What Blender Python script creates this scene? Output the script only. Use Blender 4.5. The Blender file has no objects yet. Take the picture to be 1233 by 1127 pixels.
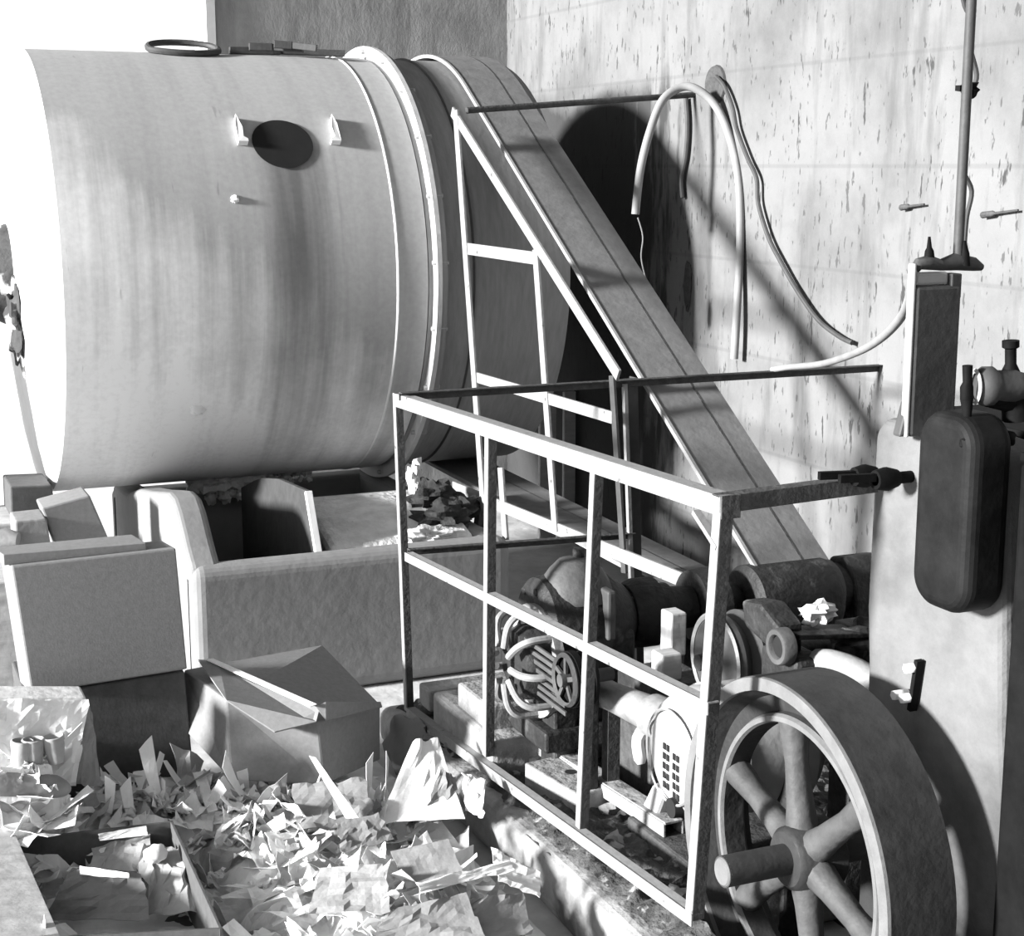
import bpy, math, random
from mathutils import Vector, Matrix, noise
rnd = random.Random(7)
V = Vector
scene = bpy.context.scene
col = scene.collection
# ------------------------------------------------------------------ camera
FL, CX, CY, CAMZ = 1900.0, 616.5, 563.5, 2.1
YAW = math.radians(23.35); PIT = math.atan((CY-200)/FL)
Fw = V((math.sin(YAW)*math.cos(PIT), math.cos(YAW)*math.cos(PIT), -math.sin(PIT)))
Rt = V((math.cos(YAW), -math.sin(YAW), 0)); Up = Rt.cross(Fw)
CAM = V((0, 0, CAMZ))
cd = bpy.data.cameras.new('camera'); cam = bpy.data.objects.new('camera', cd); col.objects.link(cam)
cam.matrix_world = Matrix.Translation(CAM) @ Matrix((Rt, Up, -Fw)).transposed().to_4x4()
cd.sensor_fit = 'HORIZONTAL'; cd.sensor_width = 36; cd.lens = 36*FL/1233; cd.clip_end = 200
scene.camera = cam
def sol(px, py, a, v):
    d = Fw + Rt*((px-CX)/FL) + Up*((CY-py)/FL)
    return CAM + d*((v-CAM[a])/d[a])
pX = lambda px, py, x: sol(px, py, 0, x)
pY = lambda px, py, y: sol(px, py, 1, y)
pZ = lambda px, py, z: sol(px, py, 2, z)

# ------------------------------------------------------------------ materials
def mat(name, val, rough=.7, metal=0, nscale=8, namt=.15, bump=.1, bscale=None, stretch=(1,1,1), dirt=None, dscale=3, damt=(.5,.65), spec=.3, tint=1.0):
    m = bpy.data.materials.new(name); m.use_nodes = True
    nt = m.node_tree; N = nt.nodes; L = nt.links
    b = N['Principled BSDF']; b.inputs['Roughness'].default_value = rough; b.inputs['Metallic'].default_value = metal
    b.inputs['Specular IOR Level'].default_value = spec
    tc = N.new('ShaderNodeTexCoord'); mp = N.new('ShaderNodeMapping'); mp.inputs['Scale'].default_value = stretch
    L.new(tc.outputs['Object'], mp.inputs['Vector'])
    n = N.new('ShaderNodeTexNoise'); n.inputs['Scale'].default_value = nscale; n.inputs['Detail'].default_value = 8; n.inputs['Roughness'].default_value = .65
    L.new(mp.outputs[0], n.inputs['Vector'])
    r = N.new('ShaderNodeValToRGB'); lo = max(0, val*(1-namt)); hi = val*(1+namt)
    r.color_ramp.elements[0].position = .3; r.color_ramp.elements[1].position = .7
    r.color_ramp.elements[0].color = (lo, lo, lo, 1); r.color_ramp.elements[1].color = (hi, hi, hi, 1)
    L.new(n.outputs['Fac'], r.inputs[0]); out = r.outputs[0]
    if dirt is not None:
        n2 = N.new('ShaderNodeTexNoise'); n2.inputs['Scale'].default_value = dscale; n2.inputs['Detail'].default_value = 6
        L.new(mp.outputs[0], n2.inputs['Vector'])
        r2 = N.new('ShaderNodeValToRGB'); r2.color_ramp.elements[0].position = damt[0]; r2.color_ramp.elements[1].position = damt[1]
        L.new(n2.outputs['Fac'], r2.inputs[0])
        mx = N.new('ShaderNodeMix'); mx.data_type = 'RGBA'
        L.new(r2.outputs[0], mx.inputs[0]); L.new(out, mx.inputs[6]); mx.inputs[7].default_value = (dirt, dirt, dirt, 1); out = mx.outputs[2]
    L.new(out, b.inputs['Base Color'])
    if bump:
        n3 = N.new('ShaderNodeTexNoise'); n3.inputs['Scale'].default_value = bscale or nscale*3; n3.inputs['Detail'].default_value = 5
        L.new(tc.outputs['Object'], n3.inputs['Vector'])
        bp = N.new('ShaderNodeBump'); bp.inputs['Strength'].default_value = bump; bp.inputs['Distance'].default_value = .02
        L.new(n3.outputs['Fac'], bp.inputs['Height']); L.new(bp.outputs[0], b.inputs['Normal'])
    return m

def nodes_of(m):
    nt = m.node_tree; return nt, nt.nodes, nt.links, nt.nodes['Principled BSDF']
def mathn(nt, op, a, b=None, c=None, clamp=False):
    n = nt.nodes.new('ShaderNodeMath'); n.operation = op; n.use_clamp = clamp
    for i, q in enumerate((a, b, c)):
        if q is None: continue
        if isinstance(q, (int, float)): n.inputs[i].default_value = q
        else: nt.links.new(q, n.inputs[i])
    return n.outputs[0]
def ramp(nt, src, stops):
    r = nt.nodes.new('ShaderNodeValToRGB'); e = r.color_ramp.elements
    while len(e) < len(stops): e.new(.5)
    for k, (p_, c_) in enumerate(stops): e[k].position = p_; e[k].color = (c_, c_, c_, 1)
    nt.links.new(src, r.inputs[0]); return r.outputs[0]
def noi(nt, vec, scale, stretch=(1,1,1), detail=6, rough=.6):
    mp = nt.nodes.new('ShaderNodeMapping'); mp.inputs['Scale'].default_value = stretch; nt.links.new(vec, mp.inputs['Vector'])
    n = nt.nodes.new('ShaderNodeTexNoise'); n.inputs['Scale'].default_value = scale; n.inputs['Detail'].default_value = detail; n.inputs['Roughness'].default_value = rough
    nt.links.new(mp.outputs[0], n.inputs['Vector']); return n.outputs['Fac']
def mixc(nt, fac, a, b):
    mx = nt.nodes.new('ShaderNodeMix'); mx.data_type = 'RGBA'; nt.links.new(fac, mx.inputs[0])
    for i, q in ((6, a), (7, b)):
        if isinstance(q, (int, float)): mx.inputs[i].default_value = (q, q, q, 1)
        else: nt.links.new(q, mx.inputs[i])
    return mx.outputs[2]

M = {}
M['cage'] = mat('painted_angle_iron', .25, .6, 0, 30, .12, .1, dirt=.08, dscale=22, damt=(.66, .72))
M['rust'] = mat('dark_rusty_iron', .06, .75, 0, 25, .4, .3)
M['blackpaint'] = mat('black_paint', .006, .7, 0, 10, .5, .1, spec=.08)
M['blacktank'] = mat('dull_black_enamel', .009, .6, 0, 9, .6, .1, spec=.12, dirt=.03, dscale=5, damt=(.62, .8))
M['castdark'] = mat('oily_cast_iron', .022, .6, 0, 14, .5, .4, dirt=.11, dscale=7, damt=(.6, .72))
M['castlight'] = mat('chalky_grey_casting', .24, .7, 0, 10, .2, .2, dirt=.12, dscale=6, damt=(.62, .75))
M['motorwhite'] = mat('pale_painted_casting', .36, .6, 0, 9, .12, .1, dirt=.3, dscale=9, damt=(.6, .8))
M['steel'] = mat('worn_steel', .3, .45, .3, 20, .25, .15)
M['belt'] = mat('grey_belting', .155, .8, 0, 14, .18, .1)
M['litedge'] = mat('lit_belt_edge', .3, .8, 0, 14, .18, .1)
M['carton'] = mat('plain_cardboard', .215, .9, 0, 60, .12, .05)
M['cartondark'] = mat('brown_damp_cardboard', .085, .9, 0, 30, .2, .05)
M['paper'] = mat('white_paper', .78, .85, 0, 9, .12, .15)
M['papergrey'] = mat('grey_newsprint', .36, .85, 0, 12, .2, .15)
M['kraft'] = mat('greyish_wrapping_paper', .24, .85, 0, 12, .2, .15)
M['pedestal'] = mat('stained_pale_render', .135, .85, 0, 5, .25, .3, bscale=30, dirt=.06, dscale=3, damt=(.5,.75))
M['vat'] = mat('limewashed_concrete', .225, .85, 0, 7, .10, .12, bscale=20)
M['concrete'] = mat('crumbling_concrete', .27, .9, 0, 7, .3, .8, bscale=18, dirt=.10, dscale=5, damt=(.55, .66))
M['rubble'] = mat('dark_rubble', .06, .95, 0, 16, .6, 1, bscale=40, dirt=.26, dscale=22, damt=(.6, .68))
M['brick'] = mat('whitened_brick', .24, .9, 0, 12, .3, .5)
M['pulp'] = mat('dried_pulp', .6, .9, 0, 12, .2, .6)
M['rag'] = mat('dark_rag', .035, .95, 0, 10, .6, .6, dirt=.12, dscale=8, damt=(.58, .66))
M['hose'] = mat('pale_rubber_hose', .24, .6, 0, 6, .2, .05)
M['hosedark'] = mat('black_cable', .05, .7, 0, 12, .4, .1)
M['wood'] = mat('pale_plank', .45, .85, 0, 5, .2, .2, stretch=(1, 6, 6))
M['white'] = mat('white_enamel', .75, .5, 0, 8, .08, .05)
M['hub'] = mat('scabby_hub_paint', .05, .7, 0, 10, .5, .4, dirt=.6, dscale=5, damt=(.54, .58))
M['hole'] = mat('unlit_void', .012, .9, 0, 8, .3, 0)
M['greypaint'] = mat('dark_grey_paint', .055, .6, 0, 12, .25, .1)
M['spoke'] = mat('wheel_spoke_iron', .065, .6, 0, 9, .4, .25)
M['wheelweb'] = mat('wheel_web_oily', .028, .6, 0, 9, .35, .25)
M['wheel'] = mat('wheel_cast_iron', .032, .65, 0, 9, .3, .15, dirt=.045, dscale=6, damt=(.5, .7))
M['wheelrim'] = mat('wheel_worn_rim', .14, .5, 0, 14, .2, .15)

# drum shell: whitewash with dust on the crown, bounce light painted below, a rust stain under the manhole, runs of lime
def drum_mat():
    m = bpy.data.materials.new('drum_shell_paint'); m.use_nodes = True
    nt, N, L, b = nodes_of(m); b.inputs['Roughness'].default_value = .75; b.inputs['Specular IOR Level'].default_value = .2
    tc = N.new('ShaderNodeTexCoord'); o = tc.outputs['Object']
    sp = N.new('ShaderNodeSeparateXYZ'); L.new(o, sp.inputs[0]); x, y, z = sp.outputs
    runs = noi(nt, o, 1.0, (13, .7, .7), 6, .6)
    fine = noi(nt, o, 40, (1, 1, 1), 4)
    wob = noi(nt, o, 2.5, (1, 1, 1), 3)
    # bounce light painted in: lower half paler, more so at the charging end
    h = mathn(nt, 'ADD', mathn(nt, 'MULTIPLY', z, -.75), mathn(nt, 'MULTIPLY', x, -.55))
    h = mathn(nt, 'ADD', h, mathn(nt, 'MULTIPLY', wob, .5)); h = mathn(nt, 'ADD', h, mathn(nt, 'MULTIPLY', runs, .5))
    bounce = ramp(nt, h, [(-.0, 0), (.60, 1)])
    base = mixc(nt, bounce, .37, .98)
    rr = ramp(nt, runs, [(.36, .86), (.5, 1), (.66, 1.08)])
    mul = N.new('ShaderNodeMix'); mul.data_type = 'RGBA'; mul.blend_type = 'MULTIPLY'; mul.inputs[0].default_value = .55
    L.new(base, mul.inputs[6]); L.new(rr, mul.inputs[7]); base = mul.outputs[2]
    # stain below the manhole (object x about 0.98, going down)
    dx = mathn(nt, 'DIVIDE', mathn(nt, 'ABSOLUTE', mathn(nt, 'SUBTRACT', x, .99)), .20)
    dx = mathn(nt, 'ADD', dx, mathn(nt, 'MULTIPLY', mathn(nt, 'SUBTRACT', runs, .5), 1.0))
    bell = ramp(nt, dx, [(.1, 1), (1.1, 0)])
    zz = ramp(nt, mathn(nt, 'ADD', mathn(nt, 'MULTIPLY', z, .5), .5), [(.02, 0), (.35, .55), (.58, 1), (.78, .9), (.80, 0)])
    st = mathn(nt, 'MULTIPLY', mathn(nt, 'MULTIPLY', bell, zz), .9)
    base = mixc(nt, st, base, .10)
    # thin specks
    sp2 = ramp(nt, noi(nt, o, 14, (1.2, .25, .25), 3), [(.70, 0), (.74, 1)])
    base = mixc(nt, mathn(nt, 'MULTIPLY', sp2, .35), base, .12)
    fr = ramp(nt, fine, [(.3, .93), (.7, 1.07)])
    mul = N.new('ShaderNodeMix'); mul.data_type = 'RGBA'; mul.blend_type = 'MULTIPLY'; mul.inputs[0].default_value = 1
    L.new(base, mul.inputs[6]); L.new(fr, mul.inputs[7]); L.new(mul.outputs[2], b.inputs['Base Color'])
    return m
M['drum'] = drum_mat()
M['flangepaint'] = mat('worn_white_flange', .45, .6, 0, 10, .15, .1, dirt=.2, dscale=6, damt=(.6,.75))
M['drumdark'] = mat('drum_dusty_band', .24, .75, 0, 12, .15, .1, stretch=(4, .6, .6))

def wall_mat(name, light, shade_fn=None, fleck=True):
    m = bpy.data.materials.new(name); m.use_nodes = True
    nt, N, L, b = nodes_of(m); b.inputs['Roughness'].default_value = .9; b.inputs['Specular IOR Level'].default_value = .1
    tc = N.new('ShaderNodeTexCoord'); o = tc.outputs['Object']
    sp = N.new('ShaderNodeSeparateXYZ'); L.new(o, sp.inputs[0])
    a = noi(nt, o, 1.3, (1, 1, 1), 7, .65)
    base = ramp(nt, a, [(.3, light*.6), (.55, light), (.8, light*1.15)])
    st = noi(nt, o, 2.2, (4, 4, .8), 6, .6)
    base = mixc(nt, ramp(nt, st, [(.5, 0), (.68, .6)]), base, light*.5)
    if fleck:
        f1 = ramp(nt, noi(nt, o, 9, (2.2, 2.2, .55), 4, .65), [(.63, 0), (.67, 1)])
        f2 = ramp(nt, noi(nt, o, 24, (1.5, 1.5, .5), 3, .6), [(.63, 0), (.67, .8)])
        base = mixc(nt, f1, base, light*.30); base = mixc(nt, f2, base, light*.35)
        # block joints
        jz = mathn(nt, 'ABSOLUTE', mathn(nt, 'SUBTRACT', mathn(nt, 'FRACT', mathn(nt, 'DIVIDE', sp.outputs[2], .42)), .5))
        j = ramp(nt, mathn(nt, 'ADD', jz, mathn(nt, 'MULTIPLY', a, .02)), [(.485, 0), (.5, .22)])
        base = mixc(nt, j, base, light*.45)
    if shade_fn: base = shade_fn(nt, sp, base, a, st)
    L.new(base, b.inputs['Base Color'])
    bp = N.new('ShaderNodeBump'); bp.inputs['Strength'].default_value = .5; bp.inputs['Distance'].default_value = .02
    L.new(noi(nt, o, 9, (1, 1, .6), 7, .7), bp.inputs['Height']); L.new(bp.outputs[0], b.inputs['Normal'])
    return m
def drum_shadow(nt, sp, base, a, st):
    # drum's cast shadow painted on the wall (towards the corner, large y)
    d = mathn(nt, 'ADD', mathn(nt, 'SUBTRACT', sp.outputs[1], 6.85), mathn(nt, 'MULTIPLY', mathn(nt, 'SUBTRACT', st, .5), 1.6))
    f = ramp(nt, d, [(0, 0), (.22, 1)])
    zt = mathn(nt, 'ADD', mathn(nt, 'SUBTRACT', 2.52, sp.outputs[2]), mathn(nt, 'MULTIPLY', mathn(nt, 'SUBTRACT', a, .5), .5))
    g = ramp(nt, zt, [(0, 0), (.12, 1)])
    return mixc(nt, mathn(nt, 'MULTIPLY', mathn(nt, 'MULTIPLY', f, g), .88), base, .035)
M['wall_right'] = wall_mat('flaking_limewash_right', .175, drum_shadow)
M['wall_back'] = wall_mat('bare_render_back', .42, None, False)
def wheel_shade(m):       # shade of the wheel painted on the pedestal foot
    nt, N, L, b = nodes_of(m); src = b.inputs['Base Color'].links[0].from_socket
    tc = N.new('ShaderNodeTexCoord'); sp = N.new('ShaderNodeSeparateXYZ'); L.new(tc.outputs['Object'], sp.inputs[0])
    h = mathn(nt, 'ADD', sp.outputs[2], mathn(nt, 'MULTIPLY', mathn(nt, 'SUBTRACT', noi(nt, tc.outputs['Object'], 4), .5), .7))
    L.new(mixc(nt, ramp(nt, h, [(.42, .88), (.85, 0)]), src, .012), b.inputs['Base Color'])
wheel_shade(M['pedestal'])
M['floor'] = mat('dusty_floor', .55, .95, 0, 3, .3, .4)
M['ceil'] = mat('ceiling_boards', .25, .9, 0, 3, .2, .1)

# ------------------------------------------------------------------ mesh helpers
class MB:
    def __init__(s): s.v = []; s.f = []; s.sm = []
    def add(s, vs, fs, smooth=False):
        o = len(s.v); s.v += [V(q) for q in vs]; s.f += [[i+o for i in f] for f in fs]; s.sm += [smooth]*len(fs); return s
    def hexa(s, c):    # 8 corners: bottom 4 then top 4
        return s.add(c, [(0,3,2,1), (4,5,6,7), (0,1,5,4), (1,2,6,5), (2,3,7,6), (3,0,4,7)])
    def box(s, x0, x1, y0, y1, z0, z1, m=None):
        c = [V(q) for q in ((x0,y0,z0),(x1,y0,z0),(x1,y1,z0),(x0,y1,z0),(x0,y0,z1),(x1,y0,z1),(x1,y1,z1),(x0,y1,z1))]
        if m: c = [m @ q for q in c]
        return s.hexa(c)
    def bar(s, p, q, w, h, side=None):   # rectangular bar p->q; side = direction of w
        p, q = V(p), V(q); d = (q-p).normalized()
        sd = V(side) if side else (V((0,0,1)).cross(d) if abs(d.z) < .9 else V((1,0,0)))
        sd = (sd - d*sd.dot(d)).normalized(); u = d.cross(sd)
        c = []
        for e in (p, q):
            for a, b in ((-1,-1), (1,-1), (1,1), (-1,1)): c.append(e + sd*(a*w/2) + u*(b*h/2))
        return s.hexa(c)
    def angle(s, p, q, d1, d2, w, t=.005):   # angle iron, corner line p->q, legs towards d1 and d2
        p, q, d1, d2 = V(p), V(q), V(d1), V(d2)
        for a, b, g in ((d1, d2, 0), (d2, d1, t)):      # second leg butts against the first
            c = []
            for e in (p, q): e = e + a*g; c += [e, e+a*(w-g), e+a*(w-g)+b*t, e+b*t]
            s.hexa(c)
        return s
    def tube(s, pts, r, n=10, smooth=True, caps=True):
        pts = [V(q) for q in pts]; rs = r if isinstance(r, (list, tuple)) else [r]*len(pts)
        ref = None; vs = []; fs = []
        for i, P in enumerate(pts):
            d = (pts[min(i+1, len(pts)-1)] - pts[max(i-1, 0)]).normalized()
            if ref is None: ref = d.orthogonal().normalized()
            ref = (ref - d*ref.dot(d)).normalized(); u = d.cross(ref)
            for k in range(n):
                a = 2*math.pi*k/n; vs.append(P + (ref*math.cos(a) + u*math.sin(a))*rs[i])
        for i in range(len(pts)-1):
            for k in range(n): fs.append((i*n+k, i*n+(k+1)%n, (i+1)*n+(k+1)%n, (i+1)*n+k))
        s.add(vs, fs, smooth)
        if caps: s.add(vs[:n], [tuple(range(n))[::-1]]); s.add(vs[-n:], [tuple(range(n))])
        return s
    def cyl(s, p, q, r0, r1=None, n=32):
        return s.tube([p, q], [r0, r0 if r1 is None else r1], n)
    def lathe(s, c, axis, prof, n=48, arc=None, smooth=False):   # prof: list of (along axis, radius)
        c = V(c); ax = V(axis).normalized(); e1 = V((0,0,1)) if abs(ax.z) < .9 else V((1,0,0))
        e1 = (e1 - ax*e1.dot(ax)).normalized(); e2 = ax.cross(e1); vs = []; fs = []
        for a, r in prof:
            for k in range(n):
                t = 2*math.pi*k/n; vs.append(c + ax*a + (e1*math.cos(t) + e2*math.sin(t))*r)
        for i in range(len(prof)-1):
            for k in range(n): fs.append((i*n+k, i*n+(k+1)%n, (i+1)*n+(k+1)%n, (i+1)*n+k))
        s.add(vs, fs, True); return s
    def prism(s, outline, vec):     # planar 3D outline extruded along vec
        a = [V(q) for q in outline]; n = len(a); b = [q + V(vec) for q in a]
        return s.add(a+b, [tuple(range(n))[::-1], tuple(range(n, 2*n))] + [(k, (k+1)%n, n+(k+1)%n, n+k) for k in range(n)])
    def blob(s, c, r, rough=.3, freq=2, seed=0, seg=14, ring=9):
        c = V(c); r = V(r) if not isinstance(r, (int, float)) else V((r, r, r)); vs = []; fs = []
        for i in range(ring+1):
            for k in range(seg):
                th = math.pi*i/ring; ph = 2*math.pi*k/seg
                d = V((math.sin(th)*math.cos(ph), math.sin(th)*math.sin(ph), math.cos(th)))
                w = 1 + rough*noise.noise(d*freq + V((seed*3.7, seed*1.3, 0)))
                vs.append(c + V((d.x*r.x, d.y*r.y, d.z*r.z))*w)
        for i in range(ring):
            for k in range(seg): fs.append((i*seg+k, (i+1)*seg+k, (i+1)*seg+(k+1)%seg, i*seg+(k+1)%seg))
        return s.add(vs, fs, True)
    def build(s, name, m, parent=None, bevel=0, kind=None, label=None, seg=2, origin=None):
        me = bpy.data.meshes.new(name)
        if origin is None and parent is None:
            lo = V([min(q[i] for q in s.v) for i in range(3)]); hi = V([max(q[i] for q in s.v) for i in range(3)])
            origin = V(((lo.x+hi.x)/2, (lo.y+hi.y)/2, lo.z))
        if parent is not None:
            off = V((0,0,0)); q = parent
            while q is not None: off += V(q.location); q = q.parent
            origin = origin or off
            loc = V(origin) - off
        else: loc = V(origin)
        me.from_pydata([q - V(origin) for q in s.v], [], s.f); me.update()
        me.polygons.foreach_set('use_smooth', s.sm)
        me.materials.append(m); o = bpy.data.objects.new(name, me); col.objects.link(o); o.location = loc
        import bmesh
        bm = bmesh.new(); bm.from_mesh(me); bmesh.ops.remove_doubles(bm, verts=bm.verts, dist=1e-5); bmesh.ops.recalc_face_normals(bm, faces=bm.faces)
        for e in bm.edges:
            if len(e.link_faces) == 2 and e.calc_face_angle(0) > .7: e.smooth = False
        bm.to_mesh(me); bm.free()
        if bevel:
            b = o.modifiers.new('bevel', 'BEVEL'); b.width = bevel; b.segments = seg; b.limit_method = 'ANGLE'
        if parent is not None: o.parent = parent
        if kind: o['kind'] = kind
        if label: o['label'] = label
        return o
def empty(name, loc, label, cat, group=None):
    o = bpy.data.objects.new(name, None); o.empty_display_size = .1; col.objects.link(o); o.location = loc
    return tag(o, label, cat, group)
def tag(o, label, cat, group=None, kind=None):
    o['label'] = label; o['category'] = cat
    if group: o['group'] = group
    if kind: o['kind'] = kind
    return o
def smooth_path(pts, n=8):
    pts = [V(q) for q in pts]; out = []
    for i in range(len(pts)-1):
        a, b, c, d = pts[max(i-1,0)], pts[i], pts[i+1], pts[min(i+2, len(pts)-1)]
        for k in range(n):
            t = k/n; out.append(.5*((2*b) + (c-a)*t + (2*a-5*b+4*c-d)*t*t + (3*b-a-3*c+d)*t**3))
    return out + [pts[-1]]

# ------------------------------------------------------------------ room
XW, YB, ZC = 3.81, 8.9, 5.4
fl = MB().box(-3, XW, -2.5, YB, -.1, 0).build('floor', M['floor'], kind='structure')
wr = MB().box(XW, XW+.3, -2.5, YB+.3, 0, ZC).build('wall_right', M['wall_right'], kind='structure', origin=(0,0,0))
XJ = 2.06      # jamb of the big opening in the back wall
bw = MB(); bw.box(XJ, XW, YB, YB+.35, 0, ZC); bw.box(-3, XJ, YB, YB+.35, 4.6, ZC)
bw.build('wall_back', M['wall_back'], kind='structure', origin=(0,0,0))
MB().box(XJ-.05, XJ, YB-.02, YB+.3, 0, 4.6).build('trim_1', M['white'], kind='structure')
MB().box(-3, XW, -2.5, YB+.35, ZC, ZC+.1).build('ceiling', M['ceil'], kind='structure')
MB().box(-3, XW, -2.7, -2.5, 0, ZC).build('wall_front', M['wall_back'], kind='structure', origin=(0,0,0))

# wall fixtures
hole = MB(); q = pX(858, 102, XW-.02)
hole.lathe(q+V((.02,0,0)), (-1,0,0), [(0,.09),(.012,.085),(.014,.05),(.004,.03),(.003,.0)], 18)
tag(hole.build('wall_bracket', M['rust']), 'small dark rusty bracket high on the flaking wall where cable and hose hang', 'bracket')
for i, (a, b, lab) in enumerate((((1085, 250), (1113, 246), 'short iron spike in the flaking wall, the one left of the vertical pipe'),
                                 ((1183, 259), (1226, 253), 'thin iron spike with thick end in the flaking wall, right of the vertical pipe'))):
    A, B = pX(a[0], a[1], XW-.02), pX(b[0], b[1], XW-.02)
    n = MB().tube([A, A.lerp(B, .3), A.lerp(B, .35), B], [.012, .011, .005, .004], 8)
    tag(n.build('wall_spike', M['rust']), lab, 'spike')
sp_ = MB().blob(pX(828, 345, XW-.005), (.012, .035, .12), .3, 2, 3)
tag(sp_.build('wall_plug', M['rust']), 'oval dark iron plug in the wall right of the hanging white float', 'plug')

# ------------------------------------------------------------------ rotary boiler drum
DX0, DY, DZ, DR = .866, 7.55, 1.613, 1.0
DXE = 3.12
drum = empty('rotary_boiler', (DX0, DY, 0), 'huge pale horizontal rotary boiler drum with a dark round manhole above the vat', 'boiler')
nseg = 96
sh = MB().lathe((DX0, DY, DZ), (1,0,0), [(0, DR), (1.56, DR)], nseg)
so = sh.build('shell', M['drum'], drum, origin=(DX0, DY, DZ))
MB().lathe((DX0, DY, DZ), (1,0,0), [(1.565, DR-.004), (DXE-DX0, DR-.004)], nseg).build('drive_end_shell', M['drumdark'], drum, label='duller grey shell section beyond the flange')
e = MB().lathe((DX0, DY, DZ), (1,0,0), [(.0, DR), (-.012, DR-.015), (-.05, DR*.8), (-.09, DR*.5), (-.11, .2), (-.11, 0)], nseg)
e.build('end_plate', M['white'], drum, label='white dished end plate facing the light')
MB().lathe((DXE, DY, DZ), (1,0,0), [(0, DR-.004), (.02, DR*.9), (.04, .25), (.04, 0)], nseg).build('end_plate', M['drumdark'], drum)
fx = 1.585
flg = MB().lathe((DX0+fx, DY, DZ), (1,0,0), [(0, DR-.01), (0, DR+.056), (.022, DR+.056), (.022, DR-.01)], nseg).build('flange', M['flangepaint'], drum, label='bright bolted joint flange round the drum')
MB().lathe((DX0+fx+.028, DY, DZ), (1,0,0), [(0, DR-.01), (0, DR+.04), (.024, DR+.04), (.024, DR-.01)], nseg).build('flange', M['drumdark'], drum, label='duller back flange')
MB().lathe((DX0+1.42, DY, DZ), (1,0,0), [(-.006, DR), (0, DR+.005), (.006, DR)], nseg).build('weld_seam', M['white'], drum, label='thin pale weld seam left of the flange')
MB().lathe((DX0+1.78, DY, DZ), (1,0,0), [(-.006, DR-.004), (0, DR+.006), (.006, DR-.004)], nseg).build('weld_seam', M['greypaint'], drum, label='thin dark weld seam right of the flange')
for k in range(22):      # flange bolts, heads towards the charging end
    t = math.radians(4 + k*360/22); d = V((0, -math.cos(t), math.sin(t))); c = V((DX0+fx, DY, DZ)) + d*(DR+.03)
    MB().cyl(c - V((.014,0,0)), c + V((.06,0,0)), .011, n=6).build('flange_bolt', M['steel'], flg)
def shell_pt(px, py, r=DR):      # where the ray through a pixel meets the near side of the shell
    d = Fw + Rt*((px-CX)/FL) + Up*((CY-py)/FL); o = CAM - V((0, DY, DZ))
    a = d.y**2 + d.z**2; b = 2*(o.y*d.y + o.z*d.z); c = o.y**2 + o.z**2 - r*r
    t = (-b - math.sqrt(max(0, b*b-4*a*c)))/(2*a); return CAM + d*t
mc = shell_pt(340, 173); n_ = V((0, mc.y-DY, mc.z-DZ)).normalized()
mh = MB(); ring = []
def on_shell(c, nn, u, w, lift):       # point at tangential offsets u (along x) and w (round the drum)
    th = math.atan2(nn.z, -nn.y) + w/DR
    return V((c.x+u, DY - math.cos(th)*(DR+lift), DZ + math.sin(th)*(DR+lift)))
N_ = 40; vs = [on_shell(mc, n_, 0, 0, .006)]; 
for rr_ in (.5, 1):
    vs += [on_shell(mc, n_, .133*rr_*math.cos(2*math.pi*k/N_), .125*rr_*math.sin(2*math.pi*k/N_), .006) for k in range(N_)]
fs = [(0, 1+k, 1+(k+1)%N_) for k in range(N_)] + [(1+k, 1+N_+k, 1+N_+(k+1)%N_, 1+(k+1)%N_) for k in range(N_)]
mh.add(vs, fs, True)
mo = mh.build('manhole', M['hole'], drum, label='dark round manhole opening')
rim = [on_shell(mc, n_, .137*math.cos(2*math.pi*k/N_), .129*math.sin(2*math.pi*k/N_), .004) for k in range(N_+1)]
for sx, px, py in ((1, 286, 158), (-1, 402, 158)):
    c = shell_pt(px, py); nn = V((0, c.y-DY, c.z-DZ)).normalized()
    lug = MB()
    w = [(-.012,-.075),(.03,-.075),(.03,-.062),(.012,-.05),(.016,.0),(.0,.075),(-.012,.02)]
    if sx < 0: w = [(-a+.0, b) for a, b in w][::-1]
    lug.prism([on_shell(c, nn, a, b, .0) for a, b in w], nn*.03)
    lug.build('manhole_lug', M['white'], drum, label='bright welded lug beside the manhole')
for px, py, s in ((237, 492, .03), (283, 240, .018)):
    c = shell_pt(px, py, DR); MB().blob(c, (s, .012, s), .6, 3, px).build('lime_splash', M['white'], drum)
# trunnion boss and bearing on the charging end
tb = MB().lathe((DX0-.11, DY, DZ), (-1,0,0), [(-.02,.24),(.03,.22),(.06,.205),(.07,.12),(.6,.10),(.6,.0)], 32)
tb.build('trunnion', M['hub'], drum, label='dark scabby trunnion boss on the white end plate')
MB().blob(V((DX0-.10, 7.30, 1.42)), (.05,.10,.17), .7, 2.5, 4, 30, 20).build('end_bracket', M['hub'], drum, label='scabby iron lug below the boss')
ped = empty('trunnion_pedestal', (.3, DY, 0), 'dark bearing pedestal carrying the left journal of the drum outside the frame', 'pedestal')
MB().box(.17, .43, DY-.3, DY+.3, 0, DZ-.2).build('post', M['concrete'], ped, .02)
MB().lathe((.2, DY, DZ), (1,0,0), [(0,.0),(0,.18),(.2,.18),(.2,.11)], 28).build('bearing', M['greypaint'], ped)

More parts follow.
